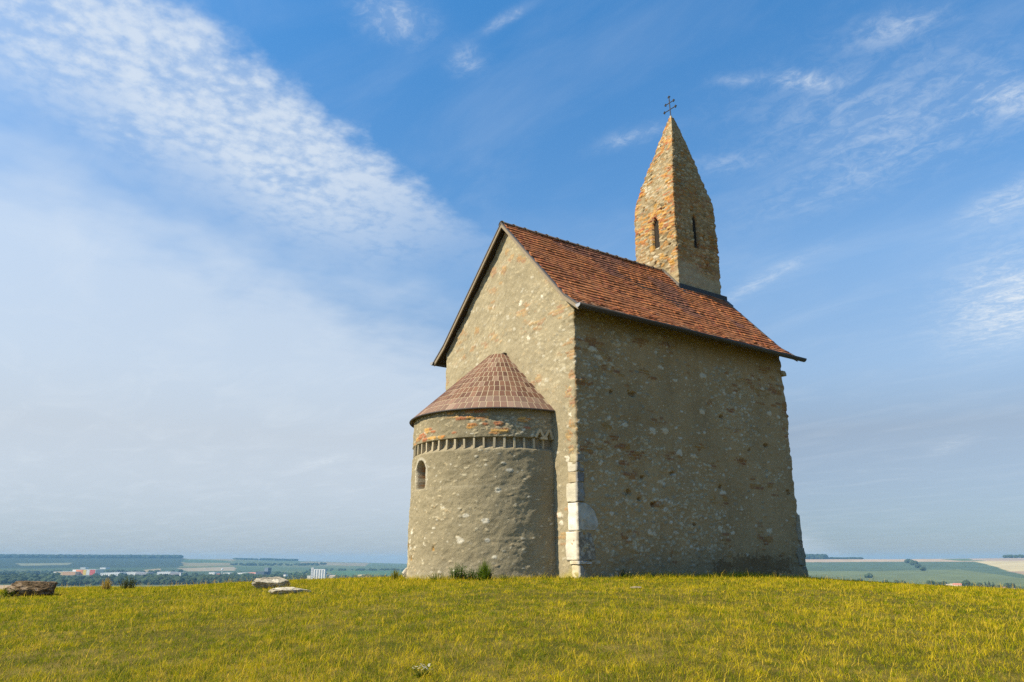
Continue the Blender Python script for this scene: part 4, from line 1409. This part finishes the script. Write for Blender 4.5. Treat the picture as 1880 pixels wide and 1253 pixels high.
def build_woods():
    rng = np.random.default_rng(77)
    # wooded ridge on the skyline and the tree belts of the town: one mass nobody could count
    mb = MB()
    def belt(px0, px1, y0, y1, n, r, h, col=(.04, .06, .03)):
        for _ in range(n):
            px = rng.uniform(px0, px1); py = rng.uniform(y0, y1)
            dd = dist_for(px, py)
            x, y, z = world_at(px, dd)
            k = rng.uniform(.6, 1.2)
            crown_lump(mb, np.array((x, y, float(z) + h * k * .42)), r * k, h * k, rng, col)
    belt(-40, 90, 1055.5, 1063, 150, 9, 13)
    belt(90, 560, 1058.6, 1067, 520, 9, 13)
    for gx0 in (98, 178, 224, 273, 336, 356, 426): belt(gx0, gx0 + 9, 1054, 1056, 5, 8, 12)
    belt(-40, 110, 1054, 1062, 170, 10, 16)
    belt(200, 480, 1058.6, 1067, 320, 9, 14)
    belt(430, 600, 1050, 1058, 110, 9, 11, (.045, .075, .035))
    belt(570, 760, 1044.5, 1046.5, 70, 8, 9)
    belt(600, 750, 1057, 1062, 90, 7, 9)
    belt(0, 340, 1047, 1050, 130, 9, 11)
    belt(420, 600, 1036, 1038, 70, 12, 14)
    o = mb.build('woodland', CROWN)
    tag(o, 'dark tree belts running through the far town and fields', 'woodland', kind='stuff')
    mb = MB()
    for px0, px1, dd0, dd1, n, hh in ((-150, 331, 6500, 7250, 900, 24), (432, 470, 7100, 7250, 40, 14), (480, 545, 7000, 7250, 60, 18), (1455, 1514, 5000, 5250, 160, 32), (1514, 1580, 5100, 5200, 60, 13)):
        for _ in range(n):
            px = rng.uniform(px0, px1); dd = rng.uniform(dd0, dd1)
            x, y, z = world_at(px, dd)
            crown_lump(mb, np.array((x, y, float(z) + hh * .35)), 22, hh * rng.uniform(.85, 1.1), rng, (.030, .045, .026))
    o = mb.build('forest', CROWN)
    tag(o, 'dark forest along the far ridges on the horizon', 'forest', kind='stuff')


build_woods()


def far_tree(px, py, wpx, hpx, label, rng, conifer=False, group='trees around the far village'):
    dd = dist_for(px, py)
    x, y, z = [float(q) for q in world_at(px, dd)]
    k = dd / F_PX
    r = wpx * k / 2; h = hpx * k
    root = empty('conifer' if conifer else 'tree', (x, y, z), label, 'tree', group)
    t = MB(); t.tube([(0, 0, -.5), (0, 0, h * .35), (0, 0, h * .8)], [r * .12, r * .09, r * .03], 6, (.07, .05, .035))
    t.build('trunk', CROWN, root)
    c = MB()
    for q in range(26 if not conifer else 16):
        u = rng.random()
        if conifer:
            rr = r * (1 - u) * .75; zc = h * (.15 + .82 * u); s = r * (.5 - .32 * u)
        else:
            rr = r * .62 * math.sqrt(max(.05, 1 - (2 * u - 1) ** 2)); zc = h * (.28 + .55 * u); s = r * rng.uniform(.30, .48)
        a = rng.uniform(0, 6.283)
        crown_lump(c, np.array((rr * math.cos(a), rr * math.sin(a), zc)), s, s * 1.9, rng, (.045, .065, .03))
    c.build('crown', CROWN, root)


def build_trees():
    rng = np.random.default_rng(99)
    specs = [
        (1591, 1056.5, 13, 5.5, 'lone dark bush in the middle of the green slope right of the church', False),
        (1575, 1063, 9, 5, 'leftmost small round tree above the grass crest right of the church', False),
        (1620, 1065, 9, 5, 'small dark tree just above the grass, left of the village', False),
        (1641, 1066, 9, 6, 'round tree left of its twin before the village roofs', False),
        (1652, 1066, 9, 6, 'round tree right of its twin before the village roofs', False),
        (1702, 1068, 13, 8, 'broad round tree left of the red village roofs', False),
        (1716, 1068, 9, 6, 'low tree just left of the pale village houses', False),
        (1726, 1068, 10, 7, 'tree directly beside the pale village houses', False),
        (1767, 1069, 12, 11, 'tall round tree right of the red village roof', False),
        (1779, 1070, 9, 7, 'bushy tree between the tall round tree and the conifers', False),
        (1790, 1071, 11, 9, 'broad tree at the left end of the conifer row', False),
        (1802, 1071, 7, 11, 'first pointed conifer of the row in the village', True),
        (1809, 1071, 7, 12, 'tallest pointed conifer of the row in the village', True),
        (1816, 1071, 8, 10, 'last pointed conifer of the row in the village', True),
        (1827, 1072, 9, 7, 'low tree right of the conifer row', False),
        (1841, 1070, 10, 8, 'left of two round trees above the grass near the right edge', False),
        (1850, 1070, 9, 8, 'right of two round trees above the grass near the right edge', False),
        (1862, 1074, 11, 7, 'greyish bush low on the grass crest near the right edge', False),
        (1875, 1074, 10, 7, 'rightmost bush on the grass crest at the photo edge', False),
        (1668, 1033.5, 12, 5, 'left end clump of the diagonal hedge on the green slope', False),
        (1677, 1036.5, 12, 6, 'second clump of the diagonal hedge on the green slope', False),
        (1684, 1041, 11, 6, 'third clump of the diagonal hedge on the green slope', False),
        (1692, 1045, 10, 5.5, 'lowest clump of the diagonal hedge on the green slope', False),
        (1847, 1026.0, 7, 4, 'leftmost tree of the short row on the right skyline', False),
        (1856, 1025.9, 8, 4.5, 'second tree of the short row on the right skyline', False),
        (1866, 1025.8, 8, 4, 'third tree of the short row on the right skyline', False),
        (1876, 1025.8, 8, 4.5, 'last tree of the short row on the right skyline', False),
    ]
    for px, py, wp, hp, lab, con in specs:
        grp = 'trees around the far village'
        if 'hedge' in lab: grp = 'clumps of the diagonal hedge'
        if 'skyline' in lab: grp = 'trees on the right skyline'
        far_tree(px, py, wp, hp, lab, rng, con, grp)


build_trees()

BMAT = attr_mat('far_walls', .9, .1, .08, .3)


def building(px0, px1, ytop, ybase, depth, wall, roof, label, cat='building', name='building', pitched=False, windows=0, bands=None, group='buildings of the far town'):
    pm = (px0 + px1) / 2
    dd = dist_for(pm, ybase)
    x, y, z = [float(q) for q in world_at(pm, dd)]
    k = dd / F_PX
    wd = (px1 - px0) * k; ht = (ybase - ytop) * k
    root = empty(name, (x, y, z), label, cat, group)
    rz = AZ0 - float(az_of(pm)) - math.pi / 2 - .5       # long side roughly faces the hill, turned to the morning sun
    root.rotation_euler = (0, 0, rz)
    hw = ht * (.62 if pitched else 1.0)
    w = MB()
    w.box((-wd / 2, 0, -2), (wd, 0, 0), (0, depth, 0), (0, 0, hw + 2), wall)
    w.build('wall', BMAT, root)
    if pitched:
        r = MB()
        e = .6
        V = [(-wd / 2 - e, -e, hw), (wd / 2 + e, -e, hw), (wd / 2 + e, depth + e, hw), (-wd / 2 - e, depth + e, hw), (-wd / 2 - e, depth / 2, ht), (wd / 2 + e, depth / 2, ht)]
        r.add(V, [(0, 1, 5, 4), (2, 3, 4, 5), (0, 3, 2, 1), (1, 2, 5), (3, 0, 4)], roof)
        r.build('roof', BMAT, root)
    else:
        r = MB(); r.box((-wd / 2 - .3, -.3, hw), (wd + .6, 0, 0), (0, depth + .6, 0), (0, 0, .8), roof)
        r.build('roof', BMAT, root)
    if bands:
        for (f0, f1, colr) in bands:
            b = MB(); b.box((-wd / 2 + f0 * wd, -.25, .5), ((f1 - f0) * wd, 0, 0), (0, .2, 0), (0, 0, hw - 1), colr)
            b.build('panel', BMAT, root)
    if windows:
        for q in range(windows):
            b = MB()
            b.box((-wd / 2 + (q + .3) * wd / windows, -.15, hw * .4), (.4 * wd / windows, 0, 0), (0, .1, 0), (0, 0, hw * .22), (.10, .12, .14))
            b.build('window', BMAT, root)
    return root, wd, ht, hw


def build_town():
    white = (.80, .78, .73); grey = (.42, .42, .42); red = (.45, .14, .07)
    building(139, 175, 1043.3, 1051.5, 60, (.75, .65, .50), (.55, .54, .52), 'colourful shopping hall with white, orange, yellow and red panels in the far town',
             bands=[(.02, .14, (.80, .76, .70)), (.16, .46, (.80, .28, .10)), (.47, .60, (.85, .62, .12)), (.62, .74, (.75, .73, .70)), (.76, .98, (.70, .12, .09))], windows=0)
    building(105, 139, 1046.3, 1051.5, 50, (.72, .50, .26), (.6, .55, .48), 'long low cream and orange hall left of the colourful shopping hall', bands=[(.0, .10, (.82, .78, .68)), (.42, .98, (.72, .40, .20))])
    building(92, 104, 1051.3, 1053.8, 40, white, (.6, .6, .6), 'small low white shed left of the colourful halls', windows=4)
    building(189, 206, 1048.6, 1053.2, 45, white, (.65, .65, .64), 'white warehouse nearest the right of the colourful hall', windows=5)
    building(207, 222, 1047.8, 1053.4, 45, (.78, .77, .74), (.62, .62, .62), 'tall white warehouse with a grey flat roof in the far town', windows=4)
    building(231, 252, 1047.6, 1053.2, 50, white, (.58, .58, .57), 'second long white warehouse beyond the tree gap', windows=6)
    building(252.5, 272, 1048.2, 1053.4, 45, (.40, .38, .40), (.45, .44, .45), 'grey-mauve warehouse between two white warehouses', windows=6)
    building(292, 315, 1047.6, 1053.0, 50, (.76, .75, .72), (.6, .6, .6), 'long white hall left of the dark brown hall', windows=7)
    building(315.5, 334, 1048.6, 1053.6, 45, (.33, .31, .33), (.42, .41, .42), 'dark brown hall with a white gable end', bands=[(.90, 1.0, white)])
    building(186, 195, 1040.2, 1042.6, 40, white, grey, 'tiny white hall up on the slope behind the colourful hall')
    building(150, 158, 1040, 1041.8, 30, white, grey, 'farthest tiny white house above the colourful hall')
    building(386, 396, 1048.6, 1052.8, 35, white, (.6, .6, .6), 'white hall with a grey roof near the ball tower', windows=3)
    building(398, 404, 1050.5, 1053.5, 25, (.74, .72, .68), red, 'small white house left of the ball tower', pitched=True)
    building(412, 424, 1049.4, 1053.4, 35, white, (.62, .62, .6), 'white hall standing just right of the ball tower', windows=3)
    building(438, 453, 1049.6, 1053.8, 40, white, (.68, .67, .64), 'white hall left of the red-roofed hall', windows=4)
    building(453.5, 471, 1048.8, 1053.8, 40, (.74, .72, .68), (.52, .24, .18), 'white hall with a low red roof beside the dark block', pitched=True, windows=4)
    building(471.5, 486.5, 1047.8, 1056.4, 40, (.10, .13, .17), (.13, .15, .18), 'dark blue-grey factory block with ribbed front', windows=8)
    building(487, 493.5, 1041.6, 1056.2, 22, (.20, .24, .28), (.25, .28, .3), 'tall grey-blue factory tower beside the dark block', windows=3)
    building(578, 600, 1053, 1058.5, 40, (.6, .6, .58), grey, 'low grey shed in front of the grain silo', windows=3)
    building(566, 571.5, 1054.5, 1060, 20, (.62, .62, .60), grey, 'narrow grey shed left of the grain silo')
    building(605, 615, 1053.6, 1060, 20, (.55, .52, .46), (.34, .28, .22), 'beige house right of the grain silo', pitched=True, windows=3)
    building(522.5, 526.5, 1052.5, 1059.5, 14, white, grey, 'narrow white house with a mast among the trees', windows=2)
    building(344, 349, 1056, 1058.5, 16, white, red, 'tiny white cottage among the dark trees left of the town', pitched=True)
    building(285, 288.5, 1058, 1061.5, 14, (.70, .62, .5), red, 'cream cottage low among the dark trees', pitched=True)
    building(205, 219, 1058.5, 1061, 20, white, grey, 'low white roof half hidden by trees below the warehouses')
    # grain silo: head house and a row of round cells
    dd = dist_for(590, 1060.5); k = dd / F_PX
    x, y, z = [float(q) for q in world_at(588, dd)]
    root = empty('grain_silo', (x, y, z), 'pale grain silo of round cells with a taller head house in the plain', 'silo')
    root.rotation_euler = (0, 0, AZ0 - float(az_of(588)) - math.pi / 2 - .45)
    pale = (.62, .61, .60)
    for q in range(5):
        a = MB()
        a.tube([((-8 + q * 4.6) * k, 0, -2), ((-8 + q * 4.6) * k, 0, 15.6 * k)], 2.3 * k, 14, pale)
        a.build('cell', BMAT, root)
    a = MB(); a.box((-10 * k, -1.5 * k, 15.6 * k), (20.5 * k, 0, 0), (0, 3 * k, 0), (0, 0, 1.2 * k), (.55, .54, .53)); a.build('gallery', BMAT, root)
    a = MB(); a.box((-15 * k, -1.8 * k, -2), (4.4 * k, 0, 0), (0, 4 * k, 0), (0, 0, 20.3 * k), (.60, .59, .58)); a.build('head_house', BMAT, root)
    for q in range(6):
        a = MB()
        a.box((-14 * k, -1.8 * k - .2, (3 + q * 2.7) * k), (2.4 * k, 0, 0), (0, .15, 0), (0, 0, 1.1 * k), (.2, .22, .24))
        a.build('window', BMAT, root)
    # water tower with a ball-shaped tank
    dd = dist_for(409, 1053); k = dd / F_PX
    x, y, z = [float(q) for q in world_at(409.5, dd)]
    root = empty('water_tower', (x, y, z), 'white water tower with a ball tank on a thin stem', 'water tower')
    a = MB(); a.tube([(0, 0, -1), (0, 0, 7.5 * k)], .45 * k, 8, white); a.build('stem', BMAT, root)
    a = MB(); V, F = ICO[2]; a.add(V * 1.6 * k + np.array((0, 0, 9 * k)), F.tolist(), (.74, .73, .72)); a.build('tank', BMAT, root)
    # mast
    dd = dist_for(525, 1058); k = dd / F_PX
    x, y, z = [float(q) for q in world_at(525, dd)]
    a = MB(); a.tube([(0, 0, 0), (0, 0, 9.5 * k)], .18 * k, 6, (.55, .55, .56))
    for q in (3, 5.5, 8): a.tube([(-.8 * k, 0, q * k), (.8 * k, 0, q * k)], .1 * k, 5, (.55, .55, .56))
    o = a.build('radio_mast', BMAT); o.location = (x, y, z + 2)
    tag(o, 'thin grey radio mast rising behind the narrow white house', 'mast')
    # village on the right
    V = 'houses of the far village'
    building(1697, 1702, 1065.2, 1068.6, 10, (.66, .60, .48), (.34, .26, .20), 'small beige house left end of the right-hand village', pitched=True, group=V, name='house')
    building(1729, 1735, 1064.6, 1068.4, 10, (.72, .66, .54), (.45, .36, .28), 'cream house with a brown roof between the trees', pitched=True, group=V, name='house')
    building(1736, 1742, 1063.8, 1068.6, 10, (.74, .68, .56), (.50, .40, .30), 'cream house with a tan roof beside the red-roofed house', pitched=True, group=V, name='house')
    building(1743, 1757, 1063.2, 1069, 12, (.68, .52, .42), (.50, .20, .14), 'widest village house under a long red roof', pitched=True, group=V, name='house')
    building(1759, 1763, 1065, 1069, 10, (.66, .58, .48), (.40, .24, .17), 'narrow house with a brown-red roof right of the long red roof', pitched=True, group=V, name='house')
    building(1829, 1834, 1067.4, 1071, 10, (.64, .54, .44), (.42, .22, .15), 'small house with a rust roof right of the conifers', pitched=True, group=V, name='house')
    building(1853, 1858, 1069, 1072.5, 10, (.60, .50, .42), (.40, .22, .16), 'last small house near the right edge of the photo', pitched=True, group=V, name='house')


build_town()


# ------------------------------------------------------------------ haze over the plain
def build_haze():
    S = 8700
    me = MB()
    me.box((-S, -S, -125), (2 * S, 0, 0), (0, 2 * S, 0), (0, 0, 180), (1, 1, 1))
    mt = bpy.data.materials.new('haze_air')
    mt.use_nodes = True
    T = NT(mt.node_tree)
    pv = T.n('ShaderNodeVolumePrincipled', {'Color': (.33, .66, 1.0, 1), 'Density': 8e-5, 'Anisotropy': 0.0})
    out = T.n('ShaderNodeOutputMaterial')
    T.t.links.new(pv.outputs[0], out.inputs['Volume'])
    o = me.build('haze', mt)
    tag(o, 'pale blue haze lying over the plain', 'haze', kind='stuff')


build_haze()
